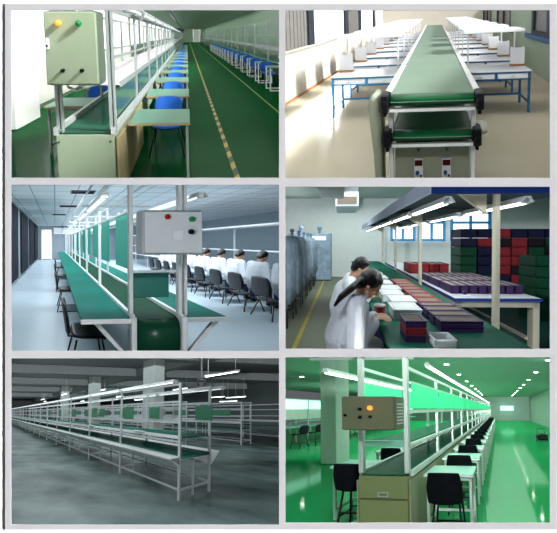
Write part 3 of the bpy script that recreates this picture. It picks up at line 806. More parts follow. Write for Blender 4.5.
for i, (u, w) in enumerate(((.75, 6.0), (.5, 8.4), (.2, 11.0))):
    t = thing(r3, 'ceiling_vent', f'dark slatted ceiling vent, {ORD[i]} from the front above the left tables', 'vent', (u, w, zc-.03), 'dark ceiling vents')
    part(t, 'frame', MB().box(-.32, .32, -.16, -.14, 0, .028).box(-.32, .32, .14, .16, 0, .028).box(-.32, -.30, -.16, .16, 0, .028).box(.30, .32, -.16, .16, 0, .028), M['dark_metal'])
    sl = MB()
    for j in range(9): sl.box(-.30, .30, -.13+j*.029, -.12+j*.029, .004, .024)
    part(t, 'slats', sl, M['curtain'])

t = thing(r3, 'assembly_line', 'belt conveyor between two long teal tables on white aluminium posts', 'assembly line', (1.0, 2.14, 0))
bl = part(t, 'belt', box(-.225, .225, .10, 15, .725, .745), M['belt3'])
prof = [(.10, .745), (.05, .735), (.015, .70), (0, .64), (0, .46), (.015, .40), (.05, .365), (.10, .355)]
part(bl, 'belt_end', MB().extr(prof, -.222, .222, 'x'), M['belt3'], True)
part(t, 'left_tabletop', cbox(-.76, -.265, .0, 15, .735, .76, c=.006), M['teal'], label='teal tabletop')
part(t, 'right_tabletop', cbox(.275, .70, .0, 15, .735, .76, c=.006), M['teal'], label='teal tabletop')
part(t, 'left_table_edge', box(-.76, -.265, -.015, .0, .715, .757), M['alu'])
part(t, 'right_table_edge', box(.275, .70, -.015, .0, .715, .757), M['alu'])
for s in (-1, 1):
    part(t, 'side_rail', MB().box(s*.245-.02, s*.245+.02, .02, 15, .64, .785), M['white_metal'])
    part(t, 'end_leg', cbox(s*.25-.028, s*.25+.028, -.03, .03, 0, .775, c=.005), M['white_metal'])
    x = s*.62
    part(t, 'brace', MB().extr([(s*.28, .36), (s*.28, .31), (x+s*.02, .715), (x-s*.04, .715)], .02, .05, 'y'), M['white_metal'])
py = [.05+1.55*i for i in range(10)]
for i, y in enumerate(py):
    for s in (-1, 1):
        part(t, 'post', cbox(s*.25-.022, s*.25+.022, y, y+.045, .76, 2.35, c=.004), M['white_metal'])
        if i: part(t, 'leg', cbox(s*.25-.022, s*.25+.022, y, y+.045, 0, .64, c=.004), M['white_metal'])
    part(t, 'light_arm', MB().box(-.55, .62, y+.01, y+.04, 2.12, 2.155), M['white_metal'])
part(t, 'post', cbox(.29, .325, .05, .085, .76, 2.35, c=.004), M['white_metal'])
part(t, 'shelf_rail', box(-.23, .29, .10, .12, 1.20, 1.225), M['white_metal'])
for s in (-1, 1):
    part(t, 'top_rail', MB().box(s*.25-.018, s*.25+.018, .10, 15, 2.31, 2.35), M['alu'])
    part(t, 'middle_rail', MB().box(s*.25-.012, s*.25+.012, .10, 15, 1.83, 1.855), M['alu'])
part(t, 'conduit', MB().tube((-.36, .2, 2.52), (-.36, 15, 2.52), .02), M['alu'], True)
part(t, 'conduit', MB().tube((-.12, .2, 2.50), (-.12, 15, 2.50), .022), M['white_metal'], True)
tb = thing(r3, 'hanging_board', 'x', 'board', (.96, 2.95, 1.18))
bd = lambda p, lb: None
def mkb(p, lb):
    t = thing(r3, 'hanging_board', lb, 'board', p)
    part(t, 'panel', cbox(-.012, .012, 0, .55, 0, .72, c=.004), M['teal_board']); part(t, 'clip', MB().box(-.016, .016, .1, .14, .70, .76), M['alu']); part(t, 'clip', MB().box(-.016, .016, .4, .44, .70, .76), M['alu'])
    return t
COL.objects.unlink(tb); ALL.pop(); bpy.data.objects.remove(tb)
series(mkb, r3, [(.90, 2.72+1.0*i, 1.18) for i in range(10)], [f'teal board hanging over the belt, {ORD[i]} from the front' for i in range(10)], 'teal boards over the belt')
solid(r3, 'divider_board', 'wide teal board standing across the belt under the white control box', 'board', (1.0, 2.32, .90), cbox(-.2, .2, 0, .015, .02, .30, c=.004), M['teal'])
t = thing(r3, 'control_box', 'white control box with red and green buttons between the front posts', 'control box', (1.075, 2.00, 1.40))
part(t, 'enclosure', cbox(-.285, .285, .012, .165, 0, .42, c=.008), M['white_box'])
dr = part(t, 'door', cbox(-.275, .275, -.008, .012, .01, .41, c=.008), M['white_box'])
for x, z, m, lb in ((-.06, .355, 'lamp_red', 'red button'), (.165, .335, 'lamp_green', 'green button'), (.16, .215, 'black', 'black selector knob')):
    part(dr, 'button', MB().tube((x, -.008, z), (x, -.03, z), .024, 14).ell((x, -.03, z), (.018, .01, .018), 12, 6), M[m], True, lb)
part(dr, 'label_plate', cbox(-.01, .09, -.012, -.006, .14, .23, c=.002), M['white_lam'])
series(lambda p, lb: tube_lamp(r3, 'fluorescent_light', lb, p, None, 1.3, hood=.06, tube_m=M['tube_dim']), r3, [(.56, 3.1+1.5*i, 2.03) for i in range(8)],
       [f'white tube light over the left teal table, {ORD[i]} from the front' for i in range(8)], 'tube lights over the left teal table')
series(lambda p, lb: tube_lamp(r3, 'fluorescent_light', lb, p, None, 1.3, hood=.07, tube_m=M['tube_dim']), r3, [(1.52, 2.9+1.5*i, 2.0) for i in range(8)],
       [f'white tube light over the right teal table, {ORD[i]} from the front' for i in range(8)], 'tube lights over the right teal table')
series(lambda p, lb: chair(r3, 'plastic_chair', lb, p, -90, M['black'], M['dark_metal'], wd=.44, dp=.40, gap=.02, sled=True, top=.84), r3,
       [(.37, 2.62, 0), (.28, 5.0, 0), (.26, 6.9, 0), (.27, 9.2, 0)], [f'black plastic chair at the left teal table, {ORD[i]} from the front' for i in range(4)], 'black chairs at the left teal table')
# seated row on the right
t = thing(r3, 'workbench', 'long pale workbench in front of the seated row in white coats', 'workbench', (5.45, 3.2, 0))
part(t, 'benchtop', cbox(-.35, .35, 0, 13, .72, .75, c=.005), M['white_lam'])
for i in range(8):
    for s in (-1, 1): part(t, 'leg', cbox(s*.3-.02, s*.3+.02, 1.8*i+.1, 1.8*i+.14, 0, .72, c=.004), M['alu'])
    part(t, 'post', cbox(.28, .32, 1.8*i+.1, 1.8*i+.14, .75, 2.0, c=.004), M['alu'])
part(t, 'upper_shelf', cbox(.1, .35, 0, 13, 1.25, 1.28, c=.005), M['white_lam'])
part(t, 'lamp_rail', cbox(-.2, .35, 0, 13, 1.95, 2.0, c=.005), M['alu'])
ws = [(4.22, 4.15+.62*i, 0) for i in range(9)]
nm = ['nearest the right edge']+[f'{ORD[i]} from the right edge' for i in range(1, 9)]
series(lambda p, lb: chair(r3, 'plastic_chair', lb, p, -90, M['black'], M['dark_metal'], wd=.42, dp=.40, gap=.10, seat_z=.345, top=.84), r3, ws,
       [f'black chair of the seated row in white coats, {n}' for n in nm], 'black chairs of the seated row')
series(lambda p, lb: person(r3, lb, p, -90, .022, ((.16, .42, .80), (-.16, .42, .80)), bend=.55), r3, [(4.46, w+.0, .012) for _, w, _ in ws],
       [f'seated person in white coat at the pale bench, {n}' for n in nm], 'people in white coats at the pale bench')
overhead_fill(r3, -.9, 5.0, 5, 18.5, 2.8, 9, (235, 245, 255), 1)
overhead_fill(r3, -.4, 2.35, 2.4, 5, 2.05, 6.5, (235, 245, 255), 1)
front_fill(r3, .42, .06, 14, (240, 247, 255))

# =================================================================== hall 4 (middle right): packing bench, person in a white coat
r4 = Room(342, 240, 1.5, W4)
M['floor4'] = sheen('worn_floor', (112, 118, 100), .04, .3, var=.1, scale=1.5)
M['floor4b'] = sheen('teal_floor', (46, 104, 96), .05, .3, var=.1, scale=1.5)
M['bench4'] = sheen('green_bench', (30, 104, 84), .04, .3, var=.08)
M['wall4'] = mat('pale_wall', (190, 196, 190), .8, var=.03)
M['ceil4'] = mat('pale_ceiling', (176, 184, 174), .8, var=.04)
M['navy'] = mat('navy_panel', (34, 58, 130), .5, var=.06)
M['lilac_lit'] = mat('lilac_lit_panel', (196, 202, 226), .5, var=.05)  # paler than the navy front: light on this side is in the colour
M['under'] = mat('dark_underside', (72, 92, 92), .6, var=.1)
M['beige'] = mat('beige_metal', (196, 192, 170), .45, var=.04)
M['cloth'] = mat('grey_blue_cloth', (136, 154, 168), .9, var=.25, scale=6)
M['crate_red'] = mat('crate_red', (150, 48, 54), .5, var=.1)
M['crate_purple'] = mat('crate_purple', (66, 46, 88), .5, var=.1)
M['crate_green'] = mat('crate_green', (24, 78, 52), .5, var=.1)
M['crate_navy'] = mat('crate_navy', (32, 36, 62), .5, var=.1)
M['crate_dark'] = mat('crate_dark', (36, 32, 36), .5, var=.1)
M['card'] = mat('grey_brown_card', (140, 124, 112), .8, var=.08)
M['card_lt'] = mat('pale_card', (178, 164, 158), .8, var=.05)
M['foam'] = mat('white_foam', (226, 230, 232), .7, var=.02)
M['yellow'] = mat('yellow_line', (168, 152, 66), .7)
zc = 3.2
struct(r4, 'floor', MB().quad((-3, 1.3, 0), (.2, 1.3, 0), (.2, 9, 0), (-3, 9, 0)), M['floor4'], 'worn grey green aisle floor behind the person in a white coat')
struct(r4, 'floor', MB().quad((.2, 1.3, 0), (8.5, 1.3, 0), (8.5, 9, 0), (.2, 9, 0)), M['floor4b'], 'teal floor under the packing tables')
struct(r4, 'ceiling', MB().quad((-3, 1.3, zc), (8.5, 1.3, zc), (8.5, 9, zc), (-3, 9, zc)), M['ceil4'], 'pale ceiling over the packing benches')
struct(r4, 'wall_left', MB().quad((-3, 1.3, 0), (-3, 9, 0), (-3, 9, zc), (-3, 1.3, zc)), M['wall4'], 'pale wall behind the cloth-covered racks')
struct(r4, 'wall_right', MB().quad((8.5, 1.3, 0), (8.5, 9, 0), (8.5, 9, zc), (8.5, 1.3, zc)), M['wall4'], 'pale wall right of the crate stacks')
struct(r4, 'wall_back', MB().quad((-3, 9, 0), (8.5, 9, 0), (8.5, 9, zc), (-3, 9, zc)), M['wall4'], 'pale end wall with blue-framed windows behind the crates')
for i, (a, b) in enumerate(((2.0, 2.9), (3.1, 4.1), (4.4, 5.9))):
    w = struct(r4, f'window_{i+1}', MB().quad((a, 8.97, 1.5), (b, 8.97, 1.5), (b, 8.97, 2.9), (a, 8.97, 2.9)), M['sky'], f'bright blue-framed window, {ORD[i]} from the left in the end wall')
    fm = MB()
    for x in (a, a+(b-a)*.5, b): fm.box(x-.05, x+.05, 8.9, 8.96, 1.45, 2.95)
    for z in (1.5, 2.2, 2.9): fm.box(a, b, 8.9, 8.96, z-.05, z+.05)
    part(w, 'window_frame', fm, M['blue_frame'])
solid(r4, 'floor_line', 'faded yellow line along the aisle floor beside the covered racks', 'floor marking', (-.66, 0, 0), box(-.03, .03, 1.8, 8.9, .001, .005), M['yellow'])
# ceiling ducts
for (u0, u1, w0, w1, z0, lb) in ((-.55, .05, 4.4, 6.0, 2.62, 'white air duct box under the ceiling above the aisle, nearer one'), (-.2, .5, 6.6, 8.2, 2.5, 'white air duct box under the ceiling above the aisle, farther one')):
    t = thing(r4, 'air_duct', lb, 'air duct', ((u0+u1)/2, w0, z0))
    part(t, 'casing', cbox(-(u1-u0)/2, (u1-u0)/2, 0, w1-w0, 0, zc-z0-.02, c=.02), M['foam']); part(t, 'outlet', box(-(u1-u0)/2+.06, (u1-u0)/2-.06, -.01, .005, .08, .3), M['card'])
t = thing(r4, 'ceiling_beam', 'pale beam crossing the ceiling over the aisle', 'beam', (-1.6, 4.0, 2.85)); part(t, 'beam', cbox(-1.3, 1.35, 0, .3, 0, .33, c=.01), M['ceil4'])
# cloth-covered racks on the left
def rack4(p, lb):
    t = thing(r4, 'covered_rack', lb, 'rack', p)
    n = 18; ring = []
    prof = []
    for j in range(n):
        a = 2*math.pi*j/n; rr = 1+.10*math.sin(5*a)
        prof.append((max(-.30, min(.30, .42*math.cos(a)*rr)), max(-.30, min(.30, .42*math.sin(a)*rr))))
    m = MB(); lev = ((.42, 1.0), (.75, .95), (1.15, .98), (1.45, .90), (1.58, .62))
    vs = [(x*s, y*s, z) for z, s in lev for x, y in prof]
    fs = [tuple(range(n-1, -1, -1)), tuple(range((len(lev)-1)*n, len(lev)*n))]
    for q in range(len(lev)-1):
        for j in range(n): fs.append((q*n+j, q*n+(j+1) % n, q*n+n+(j+1) % n, q*n+n+j))
    m._a(vs, fs); part(t, 'cloth_cover', m, M['cloth'], True)
    for sx in (-1, 1):
        for sy in (-1, 1): part(t, 'leg', MB().tube((sx*.24, sy*.24, 0), (sx*.22, sy*.22, .45), .016), M['dark_metal'], True)
    part(t, 'foot_ring', MB().box(-.25, .25, -.25, -.23, .16, .18).box(-.25, .25, .23, .25, .16, .18).box(-.25, -.23, -.25, .25, .16, .18).box(.23, .25, -.25, .25, .16, .18), M['dark_metal'])
    part(t, 'top_knob', MB().tube((.1, 0, 1.56), (.1, 0, 1.68), .03, 8).ell((.1, 0, 1.70), (.05, .05, .04), 8, 6), M['cloth'], True)
    return t
series(rack4, r4, [(-1.16, 2.5+.72*i, 0) for i in range(8)], [f'tall rack under grey blue cloth beside the aisle, {ORD[i]} from the front' for i in range(8)], 'cloth-covered racks beside the aisle')
t = thing(r4, 'machine', 'grey machine with two domes on top beyond the covered racks', 'machine', (-1.2, 8.35, 0))
part(t, 'cabinet', cbox(-.8, .8, -.25, .25, .02, 1.75, c=.02), M['cloth'])
for x in (-.35, .35): part(t, 'dome', MB().tube((x, 0, 1.74), (x, 0, 1.95), .06, 10).ell((x, 0, 1.96), (.10, .10, .08), 10, 8), M['cloth'], True)
for x in (-.4, .35): part(t, 'lamp', box(x-.25, x+.25, -.27, -.25, 1.5, 1.62), M['tube_dim'])

# overhead blue canopy with posts
t = thing(r4, 'canopy', 'overhead canopy with a navy front edge on pale posts above the tables', 'canopy', (.78, 1.92, 0))
part(t, 'front_fascia', cbox(0, 1.9, 0, .03, 1.90, 2.12, c=.005), M['navy'], label='navy front fascia')
part(t, 'side_fascia', cbox(-.015, .015, .03, 6.6, 1.91, 2.06, c=.005), M['lilac_lit'], label='side fascia with light put into its colour')
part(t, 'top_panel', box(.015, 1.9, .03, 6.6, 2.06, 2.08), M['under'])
for i in range(5):
    y = .18+1.8*i if i else .17
    x0 = .655 if i == 0 else .58
    part(t, 'post', cbox(x0, x0+.05, y, y+.05, 0, 2.05, c=.006), M['beige'])
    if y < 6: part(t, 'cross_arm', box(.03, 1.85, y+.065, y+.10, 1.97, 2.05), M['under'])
    part(t, 'gusset', MB().extr([(.58, 1.75), (.28, 1.97), (.58, 1.97)], y+.01, y+.05, 'y'), M['beige'])
tl = [(.93, 2.42+1.05*i, 1.83) for i in range(6)]
series(lambda p, lb: tube_lamp(r4, 'fluorescent_light', lb, p, None, .95, hood=.06, r=.03), r4, tl, [f'lit tube light under the canopy left side, {ORD[i]} from the front' for i in range(6)], 'tube lights under the canopy left side')
tl = [(1.66, 2.50+1.15*i, 1.84) for i in range(4)]
series(lambda p, lb: tube_lamp(r4, 'fluorescent_light', lb, p, None, 1.0, hood=.06, r=.03), r4, tl, [f'lit tube light under the canopy right side, {ORD[i]} from the front' for i in range(4)], 'tube lights under the canopy right side')

# green bench
t = thing(r4, 'workbench', 'long green-topped packing bench in front of the person in a white coat', 'workbench', (.83, 1.5, 0))
part(t, 'benchtop', cbox(-.50, .50, 0, 6.4, .715, .745, c=.005), M['bench4'])
for i in range(5):
    for s in (-1, 1): part(t, 'leg', cbox(s*.46-.02, s*.46+.02, 1.5*i+.1, 1.5*i+.14, 0, .715, c=.004), M['beige'])
# white-topped table at the right
t = thing(r4, 'table', 'white-topped table with navy edge and beige legs', 'table', (2.0, 2.85, 0))
tp = part(t, 'tabletop', cbox(-.55, .55, 0, 4.6, .72, .75, c=.005), M['white_lam'], label='white top')
part(tp, 'edge_band', MB().box(-.555, .555, -.012, 0, .712, .752), M['navy'], label='navy edge')
part(tp, 'edge_band', MB().box(-.562, -.55, 0, 4.6, .712, .752), M['navy'], label='navy edge')
part(t, 'apron', box(-.52, .52, .02, .05, .63, .72), M['beige']); part(t, 'apron', box(-.54, -.51, .02, 4.5, .63, .72), M['beige'])
for i, y in enumerate((.02, 2.2, 4.4)):
    for s in (-1, 1): part(t, 'leg', cbox(s*.50-.045, s*.50+.045, y, y+.09, 0, .72, c=.006), M['beige'])
part(t, 'stretcher', box(-.47, -.43, .1, 4.4, .18, .22), M['beige']); part(t, 'stretcher', box(.43, .47, .1, 4.4, .18, .22), M['beige'])

def crate(room, name, label, pos, wd, dp, h, m, top=None, cat='crate', group=None):
    t = thing(room, name, label, cat, pos, group)
    b = MB().box(-wd/2, wd/2, -dp/2, dp/2, 0, h*.12)
    for s in (-1, 1):
        b.box(-wd/2, wd/2, s*(dp/2-.008)-.008, s*(dp/2-.008)+.008, 0, h*.92).box(s*(wd/2-.008)-.008, s*(wd/2-.008)+.008, -dp/2, dp/2, 0, h*.92)
    part(t, 'body', b, m)
    part(t, 'rim', MB().box(-wd/2-.006, wd/2+.006, -dp/2-.006, -dp/2+.012, h*.86, h*.97).box(-wd/2-.006, wd/2+.006, dp/2-.012, dp/2+.006, h*.86, h*.97)
         .box(-wd/2-.006, -wd/2+.012, -dp/2, dp/2, h*.86, h*.97).box(wd/2-.012, wd/2+.006, -dp/2, dp/2, h*.86, h*.97), m)
    if top: part(t, 'contents', cbox(-wd/2+.018, wd/2-.018, -dp/2+.018, dp/2-.018, h*.3, h*.95, c=.004), top)
    return t
# small stack beside the person's hands
for i, (m, lb) in enumerate((('crate_purple', 'lowest purple tray of the small stack near the hands'), ('crate_red', 'red tray in the middle of the small stack near the hands'), ('crate_purple', 'topmost purple tray of the small stack, filled with grey card'))):
    crate(r4, 'tray', lb, (.545, 1.70, .747+i*.054), .15, .16, .053, M[m], M['card'], 'tray')
crate(r4, 'tray', 'empty white foam tray at the front edge of the green bench', (.72, 1.60, .747), .15, .13, .06, M['foam'], None, 'tray')
for i in range(4):
    crate(r4, 'carton', f'white carton on the green bench beside the person, {ORD[i]} from the front', (.62+(.05 if i % 2 else 0), 2.2+.30*i, .747), .26, .24, .10, M['foam'], M['foam'], 'carton', 'white cartons beside the person')
for i, (w, h) in enumerate(((3.5, .10), (3.85, .12), (4.3, .12))):
    crate(r4, 'carton', f'far white carton beyond the person at the canopy post, {ORD[i]} of three', (.62, w, .747), .30, .28, h, M['foam'], M['foam'], 'carton')
for i in range(7):
    crate(r4, 'tray', f'red tray with brown card in the row on the green bench, {ORD[i]} from the front', (.95, 2.45+.20*i, .747), .24, .17, .10, M['crate_red'], M['card'], 'tray', 'red trays on the green bench')
for i in range(4):
    for j in range(2):
        crate(r4, 'tray', f'dark purple tray of flat card by the table leg, {("lower", "upper")[j]} one of the {ORD[i]} stack', (.98, 1.86+.145*i, .748+j*.048), .34, .11, .045, M['crate_purple'], M['card'], 'tray', 'dark purple trays by the table leg')
for i in range(8):
    for j in range(3):
        crate(r4, 'tray', f'purple tray of white card on the white table, {ORD[i]} from the left in {("front", "middle", "back")[j]} row',
              (1.58+.125*i, 3.28+.42*j, .752), .11, .38, .12, M['crate_purple'], M['card_lt'], 'tray', 'purple trays on the white table')
for i in range(4):
    crate(r4, 'tray', f'pink-topped purple tray at the far end of the white table, {ORD[i]} from the left', (1.62+.22*i, 5.2, .752), .2, .5, .22, M['crate_red'], M['card_lt'], 'tray', 'pink trays at the far end of the white table')
t = thing(r4, 'tape_dispenser', 'small white tape dispenser with a purple roll on the white table', 'tape dispenser', (1.66, 2.97, .752))
part(t, 'base', cbox(-.06, .06, -.02, .02, 0, .02, c=.004), M['white_lam']); part(t, 'roll', MB().tube((-.02, -.012, .04), (-.02, .012, .04), .028, 14), M['crate_purple'], True)
# stacked crates against the far right
cols = ['crate_dark', 'crate_green', 'crate_navy', 'crate_red', 'crate_dark', 'crate_green']
for i in range(6):
    for j in range(8):
        m = 'crate_navy' if j == 7 and i != 2 else ('crate_red' if (i == 2 and j == 7) or (i == 3 and j > 3) else cols[(i+j//3) % 6])
        crate(r4, 'crate', f'{m.split("_")[1]} crate in the back wall of crates, {ORD[i]} column from left, {ORD[j]} from floor', (3.05+.40*i, 5.6, .001+j*.222), .38, .5, .22, M[m], None, 'crate', 'crates stacked in the back wall of crates')
for j in range(6):
    crate(r4, 'crate', f'green crate of the stack nearest the white table, {ORD[j]} from floor', (3.72, 4.3, .001+j*.202), .32, .4, .20, M['crate_green'], None, 'crate', 'green crates nearest the white table')
for j in range(5):
    crate(r4, 'crate', f'{("dark", "dark", "red", "red", "red")[j]} crate of the stack at the right edge, {ORD[j]} from floor', (4.10, 4.2, .001+j*.202), .34, .4, .20, M[('crate_dark', 'crate_dark', 'crate_red', 'crate_red', 'crate_red')[j]], None, 'crate', 'crates at the right edge')
person(r4, 'person in white coat with long black hair bending over the green bench', (.05, 1.88, 0), -90, .0075, ((.03, .235, .825), (-.07, .25, .83)), bend=1.15, tail=True, head=(-.01, .185, 1.12))
person(r4, 'second person in white coat behind the one with long black hair', (.04, 2.75, 0), -90, .016, ((.09, .28, .80), (-.06, .29, .81)), bend=.75, hairm=M['hair'])
for q, w in ((.0, 1.86), (.04, 2.73)):
    t = thing(r4, 'stool', f'round stool under the {"person with long black hair" if q == 0 else "second person in a white coat"}', 'stool', (q-.03, w, 0))
    part(t, 'seat', MB().tube((0, 0, .31), (0, 0, .335), .17, 18), M['black'])
    for a in range(4): part(t, 'leg', MB().tube((.1*math.cos(a*1.571+.78), .1*math.sin(a*1.571+.78), .31), (.16*math.cos(a*1.571+.78), .16*math.sin(a*1.571+.78), 0), .012), M['dark_metal'], True)
t = thing(r4, 'cup', 'pink cup in front of the bending person face', 'cup', (.36, 2.10, .747))
part(t, 'bowl', MB().tube((0, 0, 0), (0, 0, .13), .045, 14, .055), M['crate_red'], True); part(t, 'rim', MB().tube((0, 0, .125), (0, 0, .135), .058, 14), M['card_lt'], True)
overhead_fill(r4, -1.35, 5.1, 5.7, 8.8, 2.95, 9, (235, 245, 245), 1)
overhead_fill(r4, -.45, 1.8, 2.0, 4.2, 1.82, 4, (235, 245, 245), 1)
side_fill(r4, -1.1, 4.8, 8.6, 1.9, 2.6, 8, (240, 245, 255))
front_fill(r4, .06, .10, 14, (235, 242, 255))

# =================================================================== hall 5 (lower left): grey concrete hall, open rack line
r5 = Room(-13, 413, 1.48, W5, q=.42, u0=3.18)
M['floor5'] = sheen('stained_concrete', (52, 66, 68), .09, .22, scale=.9, stretch=.3, rgb2=(120, 134, 132), lo=.3, hi=.72)
M['ceil5'] = mat('grey_ceiling', (122, 126, 126), .9, var=.05)
M['beam5'] = mat('grey_beam', (122, 126, 126), .9, var=.05)
M['wall5'] = mat('grey_wall', (84, 90, 90), .9, var=.06)
M['rack'] = mat('grey_rack', (176, 180, 182), .4, .1, var=.05)
M['hood5'] = mat('pale_hood', (205, 206, 206), .5, var=.03)
M['belt5'] = sheen('deep_green_belt', (18, 92, 78), .06, .15, var=.1)
M['board5'] = mat('emerald_board', (2, 100, 66), .4, var=.05)
M['pillar'] = mat('off_white_pillar', (150, 156, 152), .8, var=.04)
zc = 4.2
struct(r5, 'floor', MB().quad((-2, -8, 0), (26, -8, 0), (26, 46, 0), (-2, 46, 0)), M['floor5'], 'stained dark concrete floor of the open rack hall')
struct(r5, 'ceiling', MB().quad((-2, -8, zc), (26, -8, zc), (26, 46, zc), (-2, 46, zc)), M['ceil5'], 'dark grey ceiling over the open rack hall')
struct(r5, 'wall_back', MB().quad((-2, 46, 0), (26, 46, 0), (26, 46, zc), (-2, 46, zc)), M['wall5'], 'dark grey end wall of the open rack hall')
struct(r5, 'wall_right', MB().quad((24, -8, 0), (24, 46, 0), (24, 46, zc), (24, -8, zc)), M['wall5'], 'dark grey side wall behind the far racks')
def rackline(label, pos, L, step, u1, far=False):
    t = thing(r5, 'rack_line', label, 'rack line', pos)
    ps = [step*i for i in range(int(L/step)+1)]
    for i, y in enumerate(ps):
        for u in (0, u1): part(t, 'post', cbox(u-.022, u+.022, y, y+.04, 0, 2.0, c=.004), M['rack'])
        if i < 14:
            part(t, 'foot_bar', MB().box(.022, u1-.022, y+.005, y+.035, .16, .195), M['rack'])
            part(t, 'cross_bar', MB().box(.022, u1-.022, y+.005, y+.035, .68, .715), M['rack'])
            if not far:
                part(t, 'middle_leg', cbox(u1*.52-.018, u1*.52+.018, y+.05, y+.085, 0, .70, c=.004), M['rack'])
    for u in (0, u1):
        for z in (.17, .97, 1.30, 1.66, 1.96):
            part(t, 'rail', box(u-.014, u+.014, .04, L, z, z+.032), M['rack'])
    part(t, 'belt', cbox(.04, u1*.46, .02, L, .735, .755, c=.003), M['belt5']); part(t, 'belt', cbox(u1*.56, u1-.04, .02, L, .735, .755, c=.003), M['belt5'])
    part(t, 'upper_shelf', cbox(.06, u1-.03, .02, L, 1.045, 1.07, c=.003), M['belt5']); part(t, 'shelf_edge', box(.02, .06, .02, L, 1.03, 1.085), M['hood5'])
    if not far:
        part(t, 'side_tray', MB().extr([(-.025, .56), (-.27, .715), (-.27, .735), (-.02, .60)], 0, L, 'y').box(-.27, .03, 0, L, .728, .735), M['hood5'], label='white slanted side tray')
        part(t, 'side_tray', MB().extr([(u1+.025, .50), (u1+.33, .725), (u1+.33, .742), (u1+.02, .54)], 0, L, 'y'), M['hood5'], label='white slanted side tray')
        part(t, 'end_roller', MB().tube((.04, .02, .72), (u1-.04, .02, .72), .028, 10), M['belt5'], True)
        for y0 in (.4, 2.6): part(t, 'small_box', cbox(-.04, .05, y0+.5, y0+.8, 1.085, 1.10, c=.003), M['hood5'])
    return t
rackline('long open rack line with green belts in the middle of the concrete hall', (3.18, 3.55, 0), 40, 1.66, .93)
rackline('second open rack line, seen through the gaps of the middle one', (7.6, 7.0, 0), 34, 2.2, .95, True)
rackline('third open rack line at the right edge of the concrete hall', (11.3, 6.0, 0), 34, 2.2, .95, True)
rackline('fourth open rack line far back at the right edge', (15.4, 5.0, 0), 34, 2.6, .95, True)
series(lambda p, lb: tube_lamp(r5, 'fluorescent_light', lb, p, None, 1.55, hood=.10, tube_m=M['tube_dim'], body_m=M['hood5']), r5, [(3.20, 4.45+1.62*i, 2.02) for i in range(16)],
       [f'pale lamp hood on near edge of middle rack line, {ORD[i]} from open end' for i in range(16)], 'lamp hoods on the near edge')
series(lambda p, lb: tube_lamp(r5, 'fluorescent_light', lb, p, None, 1.55, hood=.07, tube_m=M['tube_dim'], body_m=M['hood5']), r5, [(4.235, 4.15+1.62*i, 1.93) for i in range(12)],
       [f'pale lamp hood on far edge of middle rack line, {ORD[i]} from open end' for i in range(12)], 'lamp hoods on the far edge')
def board5(p, lb):
    t = thing(r5, 'hanging_board', lb, 'board', p)
    part(t, 'panel', cbox(-.006, .006, 0, .34, 0, .29, c=.003), M['board5']); part(t, 'hook', MB().box(-.012, .012, .05, .07, .28, .32), M['rack']); part(t, 'hook', MB().box(-.012, .012, .26, .28, .28, .32), M['rack'])
    return t
series(board5, r5, [(3.215, 4.82+1.66*i, 1.34) for i in range(6)], [f'emerald board on near edge of middle rack line, {ORD[i]} from open end' for i in range(6)], 'emerald boards on the near edge')
series(board5, r5, [(4.07, 3.50+1.28*i, 1.34) for i in range(6)], [f'emerald board on far edge of middle rack line, {ORD[i]} from open end' for i in range(6)], 'emerald boards on the far edge')
def boardb(p, lb):
    t = thing(r5, 'hanging_board', lb, 'board', p)
    part(t, 'panel', cbox(-.006, .006, 0, 1.0, 0, .34, c=.003), M['board5']); part(t, 'hook', MB().box(-.012, .012, .3, .34, .33, .37), M['rack']); part(t, 'hook', MB().box(-.012, .012, .7, .74, .33, .37), M['rack'])
    return t
series(boardb, r5, [(11.33, 6.5+2.2*i, 1.34) for i in range(6)], [f'long emerald board on the third rack line, {ORD[i]} from its open end' for i in range(6)], 'emerald boards on the third rack line')
series(boardb, r5, [(7.63, 7.5+2.2*i, 1.34) for i in range(6)], [f'long emerald board on the second rack line, {ORD[i]} from its open end' for i in range(6)], 'emerald boards on the second rack line')
for i, w in enumerate((8.35, 13.5, 19.0)):
    struct(r5, f'trim_{7+i}', MB().cbox(6.35, 7.0, w, w+.65, 0, zc, c=.02).moved(lambda x, y, z: (x, y-.42*3.18, z)), M['pillar'], f'square off-white pillar behind the middle rack line, {ORD[i]} from the front', 'pillar')
for i, w in enumerate((4.0, 8.0, 12.5, 18.0, 25.0)):
    t = thing(r5, 'ceiling_beam', f'grey concrete beam across the ceiling, {ORD[i]} from the front', 'beam', (10, w+2.2, zc-.52)); 
    part(t, 'beam', cbox(-13, 13, -.2, .25, 0, .51, c=.02).moved(lambda x, y, z: (x, y-.42*x*.75, z)), M['beam5'])
t = thing(r5, 'ceiling_beam', 'long grey beam running the length of the concrete hall ceiling', 'beam', (8.8, 4, zc-.55)); part(t, 'beam', cbox(-.25, .25, 0, 36, 0, .5, c=.02), M['beam5'])
lm = [(7.6, 5.1, 2.80), (7.3, 12.6, 3.0), (7.3, 19, 3.0), (7.3, 27, 3.0), (11.7, 9.6, 3.0), (11.7, 16, 3.0), (11.7, 24, 3.0), (14.6, 7.7, 2.45), (15.2, 8.4, 2.25), (15.5, 9.3, 2.6), (9.5, 11.0, 2.35), (5.6, 15.5, 2.9), (5.6, 22, 2.9)]
lbs = ['bright tube light hanging above the open end of the middle rack line'] + [f'small lit tube light under the grey ceiling, {x}' for x in
      ('above the middle line about halfway', 'above the middle line, far back', 'above the middle line, farthest back', 'behind the second line, nearest one', 'behind the second line, middle one', 'behind the second line, farthest one',
       'lowest one at the right edge', 'second one from the right edge', 'third one from the right edge', 'low over the second rack line', 'left part, nearer one', 'left part, farther one')]
series(lambda p, lb: tube_lamp(r5, 'fluorescent_light', lb, p, None, 1.1, hood=.07, hang=1.15, r=.035), r5, lm, lbs, 'hanging tube lights of the concrete hall')
